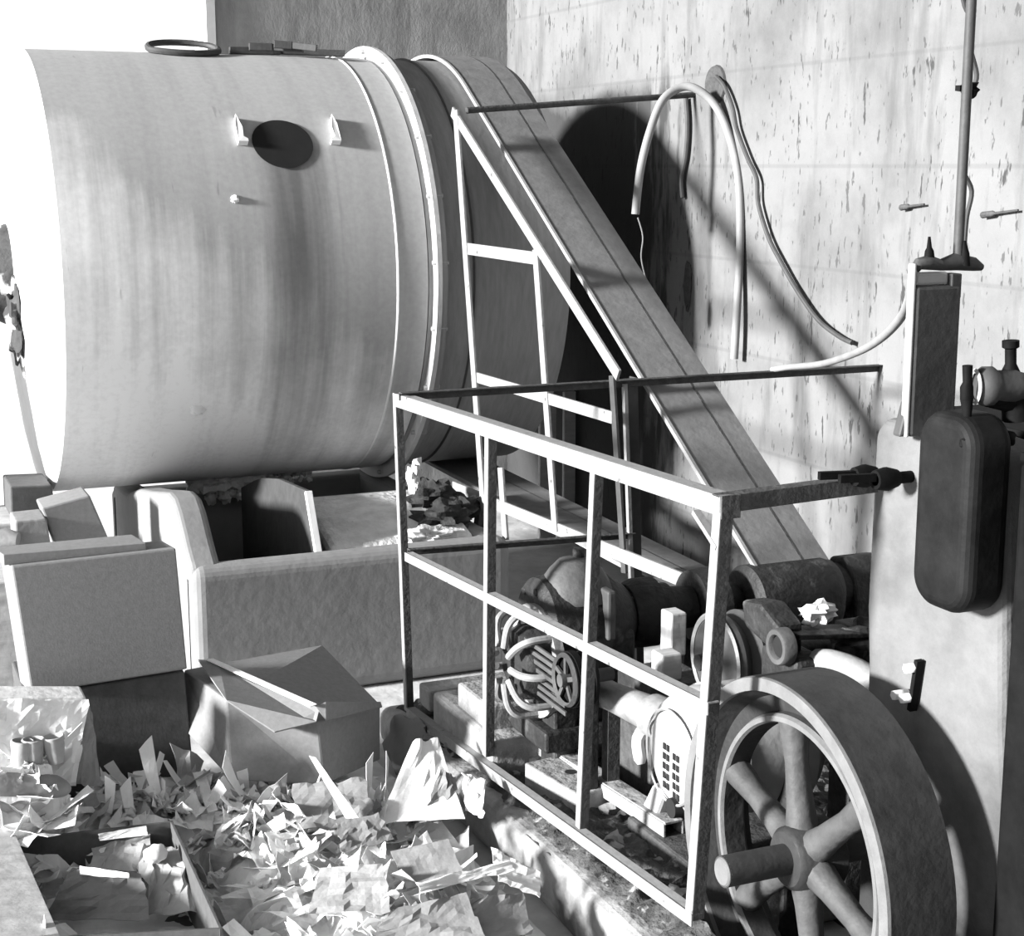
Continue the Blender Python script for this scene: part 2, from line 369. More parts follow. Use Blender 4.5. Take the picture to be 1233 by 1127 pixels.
# things lying on the crown of the drum
cz = DZ + DR
coil = MB(); cc = shell_pt(237, 80); cc = V((cc.x, DY-.1, DZ+math.sqrt(DR**2-.01)))
loop = [cc + V((.16*math.cos(t*2*math.pi/28), .11*math.sin(t*2*math.pi/28)-.02, .028+.01*math.sin(t))) for t in range(29)]
for p_ in loop: p_.z = DZ + math.sqrt(max(0, 1-(p_.y-DY)**2)) + .014 + .055*max(0, min(1, (p_.y-DY+.15)/.22))
coil.tube(loop, .015, 8, caps=False)
tag(coil.build('rope_ring', M['greypaint']), 'oval ring of dark rope lying on the top of the drum', 'rope')
def crown(px, py, y, lift=.012):
    p_ = pY(px, py, y); return V((p_.x, y, DZ + math.sqrt(1-(y-DY)**2)*DR + lift))
for i, (a, b, w, lab) in enumerate((((276,55), (415,70), .035, 'long dark wooden slat lying along the top of the drum beside the flange'),
                            ((300,60), (365,66), .05, 'short dark batten across the slat on top of the drum'),
                            ((330,62), (382,72), .03, 'broken stub of dark wood nearest the viewer on top of the drum'))):
    y0 = (DY-.05, DY-.12, DY-.2)[i]
    A = crown(a[0], a[1], y0+.04, .02+.018*i); B = crown(b[0], b[1], y0-.05, .02+.018*i)
    sl = MB(); m1 = A.lerp(B, .45) + V((0,.02,.004)); sl.bar(A, m1, w, .034); sl.bar(m1, B, w*.8, .03)
    tag(sl.build('wooden_slat', M['greypaint'], bevel=.003), lab, 'slat')

# dried pulp hanging under the drum
for i, (pts, lab) in enumerate((([(245,588,.05),(262,596,.05),(280,602,.045),(296,608,.06),(312,600,.05),(322,590,.04),(270,590,.04)], 'whitish lump of dried pulp hanging under the middle of the drum'),
                                 ([(345,584,.025),(357,586,.02),(368,584,.022),(335,583,.02)], 'row of small pulp drips under the drum left of the flange'))):
    b = MB()
    for px, py, r in pts:
        c = pY(px, py, 7.5); b.blob((c.x, c.y, DZ-DR-r*.7+.01), (r*1.5, r*1.5, r*1.1), .7, 3, px)
        b.blob((c.x+r*.6, c.y-.03, DZ-DR-r*1.9), (r*.6, r*.6, r*.7), .6, 3, px+9)
    tag(b.build('pulp_clump', M['pulp']), lab, 'pulp')

# ------------------------------------------------------------------ vat under the drum
vat = empty('pulp_vat', (1.9, 6.6, 0), 'long whitewashed concrete vat with rounded rim under the drum', 'vat')
VX0, VX1, VY0 = 1.2, 2.55, 5.9
f = MB().box(VX0, VX1, VY0, VY0+.13, 0, .575).build('front_wall', M['vat'], vat, .055, seg=5)
prof = [(5.92,0),(5.92,.575),(6.0,.60),(6.1,.69),(6.2,.745),(6.35,.765),(6.55,.70),(6.8,.57),(7.6,.56),(7.6,0)]
prof = [(5.925,.0),(5.925,.56),(5.97,.59),(6.03,.63),(6.1,.69),(6.17,.745),(6.25,.785),(6.35,.79),(6.5,.765),(6.75,.72),(7.05,.675),(7.3,.61),(7.7,.58),(7.7,0)]
MB().prism([(VX0, y, z) for y, z in prof], (.13, 0, 0)).build('end_wall', M['vat'], vat, .03, seg=4)
MB().box(VX1-.12, VX1, VY0+.1, 7.7, 0, .56).build('end_wall', M['vat'], vat, .03, seg=3)
MB().box(VX0, VX1, 7.6, 7.75, 0, .55).build('back_wall', M['vat'], vat, .03, seg=3)
MB().box(VX0+.1, VX1-.1, VY0+.1, 7.65, .0, .12).build('vat_floor', M['cartondark'], vat)
a, b = pY(371, 580, 6.35), pY(386, 668, 6.05)
pt_ = MB().prism([(1.74, y, z) for y, z in ((6.03,.1),(6.03,.57),(6.16,.79),(6.6,.76),(6.9,.71),(7.05,.67),(7.3,.59),(7.3,.1))], (.02, 0, 0)).build('partition', M['greypaint'], vat, .003, label='dark upright partition plate')
MB().bar((1.745, 6.02, .55), (1.745, 6.15, .79), .03, .02, (1,0,0)).build('edge_strip', M['white'], pt_, .003, label='bright edge strip')
b = MB().prism([(1.80,6.0,.3),(1.80,6.04,.565),(1.80,6.3,.64),(1.80,6.6,.66),(1.80,7.0,.58),(1.80,7.0,.2)], (.64,0,0)).build('pulp_bank', M['pulp'], vat, .03, label='pale bank of pulp in the right half')
for i, (px, py, y, r, lab) in enumerate(((520, 598, 6.35, (.09,.07,.07), 'dark rag lump on the right end of the vat, uppermost of the heap'), (500, 575, 6.4, (.035,.035,.07), 'small upright pale rag beside the flange foot'),
                                  (530, 625, 6.2, (.11,.09,.06), 'dark rag lump lying lowest on the right end of the vat'), (553, 610, 6.3, (.08,.07,.05), 'dark rag lump just left of the tall belt frame'),
                                  (512, 645, 6.05, (.10,.05,.035), 'flat pale rag on the vat rim behind the cage corner'))):
    c = pY(px, py, y); g = MB().blob(c, r, .8, 2.2, i+3, 22, 14); tag(g.build('rag', M['pulp'] if i in (1, 4) else M['rag']), lab, 'rag')

# ------------------------------------------------------------------ flat drive belt, pulley and shaft
PY_, PZ_, PR = 4.42, .662, .105
bR = DR + .012
C1, C2 = V((0, DY, DZ)), V((0, PY_, PZ_)); dd = (C2-C1); D_ = dd.length; ang = math.atan2(dd.z, -dd.y)  # angle in (-y,z) frame
ac = math.acos((bR-PR-.006)/D_)
def cp(c, r, th): return V((0, c.y - r*math.cos(th), c.z + r*math.sin(th)))
path = []
t_up, t_lo = ang+ac, ang-ac
for k in range(61):
    th = t_up + (2*math.pi-2*ac)*k/60; path.append(cp(C1, bR, th))
lo_s = path[-1]; lo_e = cp(C2, PR+.006, t_lo)
for k in range(1, 12): path.append(lo_s.lerp(lo_e, k/12) - V((0, 0, .05*math.sin(math.pi*k/12)*0)))
for k in range(13): path.append(cp(C2, PR+.006, t_lo + 2*ac*k/12))
hi_s = path[-1]
for k in range(1, 20): path.append(hi_s.lerp(path[0], k/20))
BX0, BX1 = 2.78, 3.07
def belt_strip(x0, x1, t0, t1):
    n = len(path); vs = []; fs = []
    for i, P in enumerate(path):
        d = (path[(i+1)%n] - path[i-1]).normalized(); nr = V((0, -d.z, d.y))
        if (P - (C1+C2)/2).dot(nr) < 0: nr = -nr
        vs += [P+nr*t0+V((x0,0,0)), P+nr*t1+V((x0,0,0)), P+nr*t1+V((x1,0,0)), P+nr*t0+V((x1,0,0))]
    for i in range(n):
        j = (i+1)%n
        for k in range(4): fs.append((i*4+k, i*4+(k+1)%4, j*4+(k+1)%4, j*4+k))
    return MB().add(vs, fs)
belt = empty('drive_belt', (2.92, 5.6, 0), 'broad flat grey drive belt slanting from the drum down to the shaft pulley', 'belt')
belt_strip(BX0, BX1, 0, .010).build('band', M['belt'], belt)
belt_strip(BX0-.004, BX0+.008, -.002, .014).build('lit_edge', M['litedge'], belt, label='pale left edge of the belt with light painted in')  # paler strip paints the light caught by the belt's thickness
belt_strip(BX0+.185, BX0+.192, .0, .0115).build('seam', M['rust'], belt, label='dark stitched seam along the belt')
pul = empty('drive_shaft', (2.9, PY_, 0), 'dark line shaft with belt pulley, bearing and couplings low behind the cage', 'shaft')
MB().lathe((BX0-.03, PY_, PZ_), (1,0,0), [(0,0),(0,PR*.7),(.0,PR-.004),(.005,PR),(.35,PR),(.355,PR-.004),(.355,0)], 40).build('belt_pulley', M['greypaint'], pul)
MB().cyl((1.95, PY_, PZ_), (3.42, PY_, PZ_), .045, n=20).build('shaft', M['castdark'], pul)
MB().lathe((2.31, PY_, PZ_), (1,0,0), [(0,.05),(0,.10),(.03,.115),(.10,.115),(.11,.09),(.15,.09),(.16,.075),(.24,.07),(.24,.05)], 28).build('coupling', M['castdark'], pul)
MB().lathe((2.56, PY_, PZ_), (1,0,0), [(0,.05),(0,.12),(.05,.125),(.09,.125),(.10,.07),(.16,.065),(.16,.045)], 28).build('coupling', M['castdark'], pul)
MB().lathe((2.74, PY_-.03, PZ_-.01), (1,0,0), [(0,.0),(0,.12),(.012,.135),(.30,.135),(.325,.125),(.34,.10),(.34,0)], 40).build('pulley_shroud', M['castdark'], pul)
for k in range(4):
    t = k*math.pi/2+.7; c = V((2.30, PY_+.075*math.cos(t), PZ_+.075*math.sin(t))); MB().cyl(c, c+V((.03,0,0)), .016, n=6).build('bolt', M['steel'], pul)
bb = MB(); bb.prism([(3.14, PY_-.11, 0), (3.14, PY_-.11, PZ_-.02), (3.14, PY_-.075, PZ_+.075), (3.14, PY_-.02, PZ_+.115), (3.14, PY_+.06, PZ_+.1), (3.14, PY_+.11, PZ_), (3.14, PY_+.11, 0)], (.16, 0, 0))
bb.build('bearing_block', M['castdark'], pul, .015, seg=3)
MB().lathe((3.10, PY_, PZ_), (1,0,0), [(0,.04),(0,.085),(.05,.09),(.25,.09),(.26,.04)], 24).build('bearing_collar', M['castdark'], pul)
MB().lathe((3.36, PY_, PZ_), (1,0,0), [(0,.04),(0,.07),(.06,.07),(.06,0)], 24).build('end_collar', M['castdark'], pul)

# ------------------------------------------------------------------ guard cage (welded angle iron)
CXL, YBK = 1.8, 5.15
cage = empty('guard_cage', (CXL, 4.1, .2), 'white painted angle iron guard cage with open rails round the gearing', 'guard')
L_ = V((1,0,0)); D__ = V((0,0,-1)); B_ = V((0,1,0))
def rail(p, q, d1, d2, w, m='cage', name='rail', parent=None, label=None):
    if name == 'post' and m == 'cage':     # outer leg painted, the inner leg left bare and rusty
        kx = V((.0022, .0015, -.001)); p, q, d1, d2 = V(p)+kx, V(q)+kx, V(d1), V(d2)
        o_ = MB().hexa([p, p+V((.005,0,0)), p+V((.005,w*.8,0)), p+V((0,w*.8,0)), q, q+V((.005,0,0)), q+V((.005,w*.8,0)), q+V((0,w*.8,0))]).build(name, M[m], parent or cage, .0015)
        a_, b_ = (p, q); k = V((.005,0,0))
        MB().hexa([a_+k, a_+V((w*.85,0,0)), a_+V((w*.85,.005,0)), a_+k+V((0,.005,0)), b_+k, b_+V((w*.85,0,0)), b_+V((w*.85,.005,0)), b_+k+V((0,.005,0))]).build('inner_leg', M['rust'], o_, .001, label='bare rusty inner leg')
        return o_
    return MB().angle(p, q, d1, d2, w).build(name, M[m], parent or cage, .0015, label=label)
NEAR_T, NEAR_B = pX(868, 598, CXL), pX(832, 1110, CXL)
BK_T, BK_B = pX(475, 474, CXL), pX(489, 857, CXL)
rail(BK_T, NEAR_T, D__, L_, .046, name='top_rail')
rail(pX(487, 665, CXL), pX(852, 846, CXL), D__, L_, .032, name='middle_rail')
rail(BK_B+V((0,0,.015)), NEAR_B+V((0,0,.02)), D__, L_, .034, name='bottom_rail')
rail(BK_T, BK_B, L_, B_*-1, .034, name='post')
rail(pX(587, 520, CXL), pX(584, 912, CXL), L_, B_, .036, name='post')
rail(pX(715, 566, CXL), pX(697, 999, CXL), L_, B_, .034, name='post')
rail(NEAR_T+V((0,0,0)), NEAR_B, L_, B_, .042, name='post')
rail(pY(480, 472, YBK), pY(1064, 438, YBK), D__, -B_, .030, 'rust', 'top_rail', label='dark rusty back rail running to the wall')
rail(pY(490, 660, YBK), pY(762, 640, YBK), D__, -B_, .026, 'rust', 'middle_rail', label='dark rusty back rail')
MB().angle(pY(768, 455, YBK), pY(776, 812, YBK), (-1,0,0), (0,1,0), .06).build('post', M['greypaint'], cage, .002, label='dark back post')
MB().bar(pY(752, 462, YBK-.01), pY(764, 808, YBK-.01), .014, .02, (1,0,0)).build('post_edge', M['cage'], cage, label='pale bar welded on the back post')
rail(NEAR_T+V((0,.0,0)), V((2.235, NEAR_T.y+.01, NEAR_T.z+.012)), D__, B_, .040, 'rust', 'top_rail', label='dark end rail from the near corner to the pedestal')
MB().bar(pX(838, 616, CXL+.01), pX(866, 660, CXL+.01), .012, .02, (0,1,0)).build('gusset', M['cage'], cage)
MB().box(CXL, CXL+.05, NEAR_T.y-.005, NEAR_T.y+.001, NEAR_T.z-.052, NEAR_T.z+.002).build('corner_plate', M['rust'], cage, .001)
# triangular frame in front of the belt
FXX = 2.56
tf = empty('belt_guard_frame', (FXX, 5.7, .5), 'tall triangular pale bar frame standing between the drum and the slanting belt', 'guard')
tbn = [0]
def tb_(a, b, w, name, m='cage', y=None, label=None):
    tbn[0] += 1; xx = FXX + .0016*tbn[0]
    A, B = (pX(a[0], a[1], xx), pX(b[0], b[1], xx))
    return MB().bar(A, B, .012, w, (1,0,0)).build(name, M[m], tf, .002, label=label)
tb_((549,133), (585,650), .05, 'post'); tb_((645,300), (669,640), .045, 'post')
tb_((545,134), (745,452), .045, 'diagonal_rail')
tb_((560,299), (645,311), .05, 'crossbar'); tb_((573,454), (738,503), .045, 'crossbar'); tb_((546,586), (846,708), .05, 'bottom_rail')
tb_((737,452), (752,690), .035, 'post', 'greypaint', label='dark near post of the frame')
tb_((603,563), (609,650), .05, 'post')
MB().cyl(pY(562, 133, 6.53), pX(836, 114, XW+.0) , .014, n=10).build('wall_stay', M['rust'], tf, label='dark rusty stay rod running to the wall')
MB().bar((FXX+.03, 6.52, 0), (FXX+.03, 6.32, .62), .05, .05).build('post', M['rust'], tf)
MB().bar((FXX+.03, 4.5, 0), (FXX+.03, 4.5, .75), .04, .04).build('post', M['rust'], tf)

# loose pale boards leaning behind the frame, below the belt
for i, (px, y, w, h) in enumerate(((650, 7.9, .10, .60), (679, 7.9, .07, .66))):
    A = pY(px, 640, y)
    tag(MB().box(A.x, A.x+w, y, y+.03, 0, h+.2).build('upright_board', M['wood'], bevel=.004), ('broad pale board standing in the gloom behind the frame posts', 'narrow pale board standing in the gloom right of the broad one')[i], 'board')

# ------------------------------------------------------------------ plinth, rubble
PT = .16
PO = [(1.75,5.32),(1.74,4.6),(1.75,3.9),(1.73,3.2),(1.75,2.4),(1.86,2.4),(1.9,3.42),(3.7,3.42),(3.7,5.32)]
zt_ = lambda y: .14 + .085*(5.32-y)/2.9
pl = MB().add([(x, y, 0) for x, y in PO] + [(x, y, zt_(y)) for x, y in PO], [tuple(range(9))[::-1], tuple(range(9, 18))] + [(k, (k+1)%9, 9+(k+1)%9, 9+k) for k in range(9)])
tag(pl.build('machine_plinth', M['concrete'], bevel=.045, seg=4), 'low crumbling concrete plinth under the guard cage', 'plinth')
# heaped rubble skin (uncountable)
def field(name, x0, x1, y0, y1, nx, ny, h, m):
    vs = []; fs = []
    for j in range(ny+1):
        for i in range(nx+1):
            x = x0+(x1-x0)*i/nx; y = y0+(y1-y0)*j/ny; vs.append((x, y, h(x, y)))
    for j in range(ny):
        for i in range(nx):
            a = j*(nx+1)+i; fs.append((a, a+1, a+nx+2, a+nx+1))
    n = len(vs); bx = [(x0,y0,0),(x1,y0,0),(x1,y1,0),(x0,y1,0)]
    mb = MB().add(vs, fs, False)
    # skirts
    for seq in ([i for i in range(nx+1)], [ny*(nx+1)+i for i in range(nx+1)], [j*(nx+1) for j in range(ny+1)], [j*(nx+1)+nx for j in range(ny+1)]):
        s_ = [V(vs[k]) for k in seq]; b_ = [V((q.x, q.y, min(q.z, h.base))) for q in s_]; L2 = len(s_)
        mb.add(s_+b_, [(k, k+1, L2+k+1, L2+k) for k in range(L2-1)])
    return mb
def rub(x, y):
    e = min(1, max(0, (x-1.78)/.10))*min(1, max(0, (y-2.5)/.2))
    base = zt_(y) - .012 + e*(.035 + .02*max(0, (5.1-y)/2.1))
    n = noise.noise(V((x*9, y*9, 1)))*.03 + noise.noise(V((x*26, y*26, 5)))*.022
    return max(zt_(y)-.02, base + n*(.25+.75*e))
rub.base = .12
tag(field('rubble', 1.765, 1.88, 2.5, 5.25, 20, 300, rub, None).build('rubble', M['rubble']), 'dark grit and rubble strewn along the bottom rail of the cage', 'rubble', kind='stuff')
rub2 = lambda x, y: rub(x, y); rub2.base = .12
tag(field('rubble', 1.88, 3.05, 3.44, 5.25, 130, 200, rub2, None).build('rubble_bed', M['rubble']), 'dark grit and oily rubble covering the plinth under the machines', 'rubble', kind='stuff')
# a few separate stones
stl = ['pale stone below the slanting channel', 'flat stone beside the near motor foot', 'grey stone by the bottom rail at the second post', 'dark stone against the pedestal brick',
       'small pale stone near the pierced block', 'rounded stone at the far corner of the cage', 'sharp stone under the silver sleeve', 'pale chip nearest the near cage post',
       'stone between channel and pierced block', 'grey stone near the third post foot', 'lumpy stone right of the channel end', 'pale flake at the far end of the bottom rail']
spx = [(735,965),(770,985),(612,905),(640,900),(690,880),(520,860),(735,890),(812,1075),(715,925),(738,1005),(700,860),(545,875)]
for i, (px, py) in enumerate(spx):
    c = pZ(px, py, PT+.08); r = rnd.uniform(.02, .036); c.z = rub(c.x, c.y)+r*.3
    tag(MB().blob(c, (r*1.4, r*1.1, r*.8), .9, 1.7, i+20, 9, 6).build('stone', M['brick'] if i%2 else M['concrete']), stl[i], 'stone')
# lumps on plinth edge
for i, (px, py, r, lab) in enumerate(((492, 885, (.075,.10,.075), 'rounded whitewashed lump at the far corner of the plinth'),)):
    c = pZ(px, py, .14); tag(MB().blob((c.x, c.y, .1), (r[0], r[1], .105), .35, 2, 3, 24, 16).build('concrete_lump', M['vat']), lab, 'lump')
# pierced concrete block
pb = empty('pierced_block', pZ(660, 950, .2), 'small pale concrete block with a bolt hole beside the bottom rail', 'block')
c = pX(633, 925, 1.93); c = V((1.90, 4.12, .19)); 
mtx = Matrix.Translation(c) @ Matrix.Rotation(math.radians(8), 4, 'Z')
MB().box(0, .16, -.16, .14, 0, .085, mtx).build('block', M['brick'], pb, .006)
MB().cyl(mtx@V((.08, 0, .07)), mtx@V((.08, 0, .0865)), .018, n=16).build('bolt_hole', M['hole'], pb)
# channel iron
A, B = pZ(648, 886, .27), pZ(812, 990, .30)
ch = MB(); ch.bar(A, B, .06, .008, (1,0,0)); ch.bar(A+V((-.03,0,-.02)), B+V((-.03,0,-.02)), .008, .04, (1,0,0)); ch.bar(A+V((.03,0,-.02)), B+V((.03,0,-.02)), .008, .04, (1,0,0))
tag(ch.build('channel_iron', M['concrete'], bevel=.002), 'long rusty channel iron slanting through the rubble to the near motor', 'channel')
bp_ = empty('brick_pedestal', (1.98, 4.62, PT), 'whitened brick pedestal standing under the ribbed machine', 'pedestal')
MB().box(1.86, 2.12, 4.5, 4.78, PT, .38).build('bricks', M['brick'], bp_, .012)
MB().box(1.83, 2.5, 4.4, 4.95, PT, .30).build('footing', M['concrete'], bp_, .02)
tag(MB().box(1.86, 1.96, 4.93, 5.12, PT+.04, PT+.1, Matrix.Translation((0,0,0))).build('loose_tile', M['brick'], bevel=.006), 'flat pale tile lying behind the brick pedestal', 'tile')
tag(MB().box(1.84, 2.2, 5.0, 5.11, PT+.04, PT+.12).build('loose_slab', M['concrete'], bevel=.01), 'grey slab on the plinth at the foot of the vat', 'slab')

# ------------------------------------------------------------------ gearbox
gb = empty('gearbox', (2.08, PY_, PT), 'dark oily gearbox with a pale conical cap in the middle of the cage', 'gearbox')
gy, gz = PY_, .66
g = MB().lathe((1.98, gy, gz), (1,0,0), [(0,0),(0,.13),(.02,.155),(.12,.17),(.24,.16),(.30,.12),(.33,.09),(.33,0)], 36)
g.build('housing', M['castdark'], gb)
MB().box(1.98, 2.28, gy-.15, gy+.15, .36, .66).build('case', M['castdark'], gb, .03, seg=3)
MB().box(1.94, 2.32, gy-.19, gy+.19, .30, .37).build('foot', M['castdark'], gb, .01)
MB().lathe((2.12, gy-.02, gz+.09), (.0,0,1), [(0,.13),(.03,.125),(.09,.085),(.12,.055),(.125,0)], 28).build('cap', M['spoke'], gb, label='pale conical cap on the dark gearbox')
MB().box(2.155, 2.185, gy-.185, gy-.05, gz-.02, gz+.14, None).build('rib', M['greypaint'], gb, .008)
MB().cyl((2.14, gy, gz+.2), (2.14, gy, gz+.24), .02, n=8).build('filler_plug', M['castdark'], gb)
for k in range(8):
    t = k*math.pi/4+.2; c = V((1.975, gy+.12*math.cos(t), gz+.12*math.sin(t))); MB().cyl(c, c+V((.02,0,0)), .013, n=6).build('bolt', M['castdark'], gb)
# ribbed worm/fan casing left of the gearbox
rc = empty('ribbed_motor', (1.93, 4.42, PT), 'ribbed electric motor with pale end bars and slanting fins left of the gearbox', 'motor')
my, mz = 4.38, .56
MB().lathe((1.90, my, mz), (1,0,0), [(0,0),(0,.10),(.03,.12),(.10,.12),(.10,0)], 30).build('body', M['castdark'], rc)
for k in range(9):       # curved pale bars of the end cage
    t = math.radians(-80+k*40); cb = V((0, -math.cos(t), math.sin(t)))
    pth = [V((1.965, my, mz))+cb*.17, V((1.90, my, mz))+cb*.165, V((1.868, my, mz))+cb*.13, V((1.86, my, mz))+cb*.06]
    MB().tube(smooth_path(pth, 4), .012, 8).build('end_bar', M['castlight'], rc)
MB().lathe((1.965, my, mz), (1,0,0), [(0,.155),(0,.182),(.03,.182),(.03,.155),(0,.155)], 40).build('end_ring', M['castlight'], rc)
fa, fb = pX(632, 792, 2.0), pX(670, 818, 2.0)
MB().lathe(fa, fb-fa, [(0,0),(0,.075),(.02,.09),((fb-fa).length-.02,.09),((fb-fa).length,.07),((fb-fa).length,0)], 24).build('frame', M['castdark'], rc)
for k in range(7):
    MB().bar(pX(630+3*k, 768+11*k, 1.915+.004*k), pX(676+1*k, 800+10*k, 1.915+.004*k), .009, .014, (1,0,0)).build('fin', M['spoke'], rc, .002)
MB().box(1.98, 2.06, fb.y-.03, fb.y+.08, .2, fb.z-.03).build('foot', M['castdark'], rc, .01)
# V pulley between motor and sleeve
vp = empty('grooved_pulley', (2.0, 4.02, PT), 'black grooved pulley with a thin pale spoked rim in front of the ribbed motor', 'pulley')
vc = pX(700, 816, 1.93)
MB().lathe((vc.x-.04, vc.y, vc.z), (1,0,0), [(0,.0),(0,.055),(.0,.083),(.02,.083),(.035,.065),(.05,.083),(.06,.083),(.065,.03),(.065,0)], 36).build('sheave', M['blackpaint'], vp)
MB().lathe((vc.x-.05, vc.y, vc.z), (1,0,0), [(-.004,.066),(-.012,.073),(0,.08),(.012,.075)], 36).build('rim', M['spoke'], vp)
for k in range(5):
    t = k*2*math.pi/5+.3; MB().bar((vc.x-.05, vc.y, vc.z), (vc.x-.05, vc.y+.07*math.cos(t), vc.z+.07*math.sin(t)), .008, .014, (1,0,0)).build('spoke', M['spoke'], vp)
MB().cyl((vc.x-.07, vc.y, vc.z), (vc.x+.1, vc.y, vc.z), .02, n=14).build('hub', M['spoke'], vp)
MB().box(vc.x+.03, vc.x+.07, vc.y+.02, vc.y+.07, PT+.05, vc.z).build('bracket', M['castdark'], vp, .005)
# silver sleeve
s0, s1 = V((2.04, 3.98, .555)), V((2.10, 3.66, .56))
s0 = pX(722, 832, 2.03); s1 = pX(812, 872, 2.10)
sl = empty('shaft_sleeve', (2.06, s0.y, PT), 'bright silvery sleeve leading into the pale vented motor', 'sleeve')
d = (s1-s0); ln = d.length
MB().lathe(s0, d, [(0,0),(0,.035),(.02,.045),(.06,.043),(ln*.7,.052),(ln*.72,.062),(ln,.064),(ln,0)], 28).build('barrel', M['steel'], sl)
MB().lathe(s0-d.normalized()*.03, d, [(0,0),(0,.028),(.03,.03)], 16).build('nose', M['castdark'], sl)
MB().box(s0.x, s0.x+.04, s0.y-.06, s0.y-.02, PT+.05, s0.z-.04).build('support', M['rust'], sl)

# pale vented motor
vm = empty('vented_motor', (2.1, 3.6, PT), 'pale rounded electric motor with a grid of vent slots behind the large wheel', 'motor')
MC = V((2.03, 3.60, .505)); RM = .185
MB().lathe(MC, (1,0,0), [(0,0),(0,.05),(.003,.12),(.02,.155),(.06,.178),(.10,RM),(.12,RM),(.122,RM+.006),(.14,RM+.006),(.142,RM),(.36,RM),(.40,.15),(.42,.0)], 48).build('casing', M['motorwhite'], vm)
for a in range(2):
    for r_ in range(5):
        for c_ in range(2):
            y = MC.y + .035 - a*.055 - c_*.02; z = MC.z + .02 - r_*.028 - a*.012
            rr = math.hypot(y-MC.y, z-MC.z); x = MC.x + (0.0 if rr < .05 else .003*(rr-.05)/.07 if rr < .12 else .003+.017*(rr-.12)/.035)
            MB().box(x-.003, x+.004, y-.007, y+.007, z-.009, z+.009).build('vent_slot', M['hole'], vm)
MB().lathe(MC-V((.004,0,0)), (1,0,0), [(0,.128),(-.004,.132),(0,.136)], 40).build('seam', M['castlight'], vm)
for yy in (-.12, .10):
    ft = MB().prism([(MC.x+.02, MC.y+yy-.03, MC.z-.13), (MC.x+.02, MC.y+yy+.04, MC.z-.13), (MC.x+.0, MC.y+yy*1.5+.05, .25), (MC.x, MC.y+yy*1.5-.04, .25)], (.06, 0, 0))
    ft.build('foot', M['motorwhite'], vm, .012)
MB().box(MC.x-.03, MC.x+.36, MC.y-.2, MC.y+.2, .18, .26).build('base_plate', M['rust'], vm, .01)
hk = MB().lathe(MC+V((.02, -.02, -.14)), (1,0,0), [(-.03,0),(-.03,.028),(0,.03)], 20); hk.build('cable_port', M['hole'], vm)
MB().tube(smooth_path([MC+V((.05,.20,.03)), MC+V((.01,.21,-.02)), MC+V((.01,.19,-.09))], 4), [.02]*8+[.012], 8).build('ear', M['motorwhite'], vm)

# ------------------------------------------------------------------ V-belt sheave and pillow block further back
sv = empty('counter_pulley', (2.3, 3.9, PT), 'dark disc pulley with bright left rim behind the near cage post', 'pulley')
c = pX(862, 795, 2.25)
MB().lathe(c, (1,0,0), [(.0,0),(.02,.06),(.03,.10),(.0,.12),(.0,.135),(.02,.138),(.05,.115),(.08,.138),(.1,.135),(.1,.05),(.1,0)], 44).build('disc', M['greypaint'], sv)
MB().lathe(c-V((.003,0,0)), (1,0,0), [(0,.122),(-.006,.130),(0,.138)], 44).build('rim', M['wheelrim'], sv, label='bright worn rim')
MB().cyl(c-V((.06,0,0)), c+V((.5,0,0)), .024, n=16).build('shaft', M['castdark'], sv)
MB().box(c.x+.13, c.x+.2, c.y-.06, c.y+.06, PT, c.z-.02).build('stand', M['castdark'], sv, .01)
pbk = empty('pillow_bearing', (2.3, 3.4, PT), 'grey bearing housing with an open ring just above the large wheel', 'bearing')
c = pX(936, 779, 2.22)
MB().lathe(c, (1,0,0), [(0,.030),(-.006,.034),(-.006,.046),(0,.050),(.03,.050),(.03,.03),(0,.030)], 32).build('ring', M['spoke'], pbk)
MB().cyl(c+V((.006,0,0)), c+V((.010,0,0)), .031, n=24).build('bore', M['hole'], pbk)
MB().box(c.x+.03, c.x+.13, c.y-.05, c.y+.13, c.z-.16, c.z-.03).build('housing', M['castdark'], pbk, .015)
MB().prism([(c.x+.02, c.y+.03, c.z-.04), (c.x+.02, c.y+.20, c.z+.0), (c.x+.02, c.y+.22, c.z+.07), (c.x+.02, c.y+.12, c.z+.085), (c.x+.02, c.y+.03, c.z+.045)], (.08, 0, 0)).build('arm', M['castdark'], pbk, .012)
MB().box(c.x+.06, c.x+.12, c.y+.02, c.y+.1, .0, c.z-.1).build('stand', M['castdark'], pbk, .01)
# dark shelf bar with lumps behind wheel
sb = empty('shelf_bracket', (2.6, 3.5, 0), 'dark flat iron shelf bar with oily lumps reaching right to the pedestal', 'bracket')
A, B = pY(950, 762, 3.42), pY(1117, 757, 3.42)
MB().bar(A, B, .10, .014, (0,1,0)).build('flat_bar', M['castdark'], sb, .003)
MB().blob(A.lerp(B, .52)+V((0,0,-.02)), (.09,.05,.05), .7, 2, 4, 20, 12).build('grease_lump', M['castdark'], sb)
MB().blob(A.lerp(B, .8)+V((0,0,.015)), (.08,.04,.02), .7, 2, 6, 20, 12).build('grease_lump', M['castdark'], sb)
MB().box(A.x+.2, A.x+.27, 3.4, 3.5, 0, A.z-.008).build('stand', M['rust'], sb, .004)
tag(MB().blob(pY(985, 738, 3.44)+V((0,0,.0)), (.05,.035,.028), .9, 2, 12, 16, 10).build('crumpled_paper', M['paper']), 'crumpled white paper tucked behind the bearing on the shelf bar', 'paper')
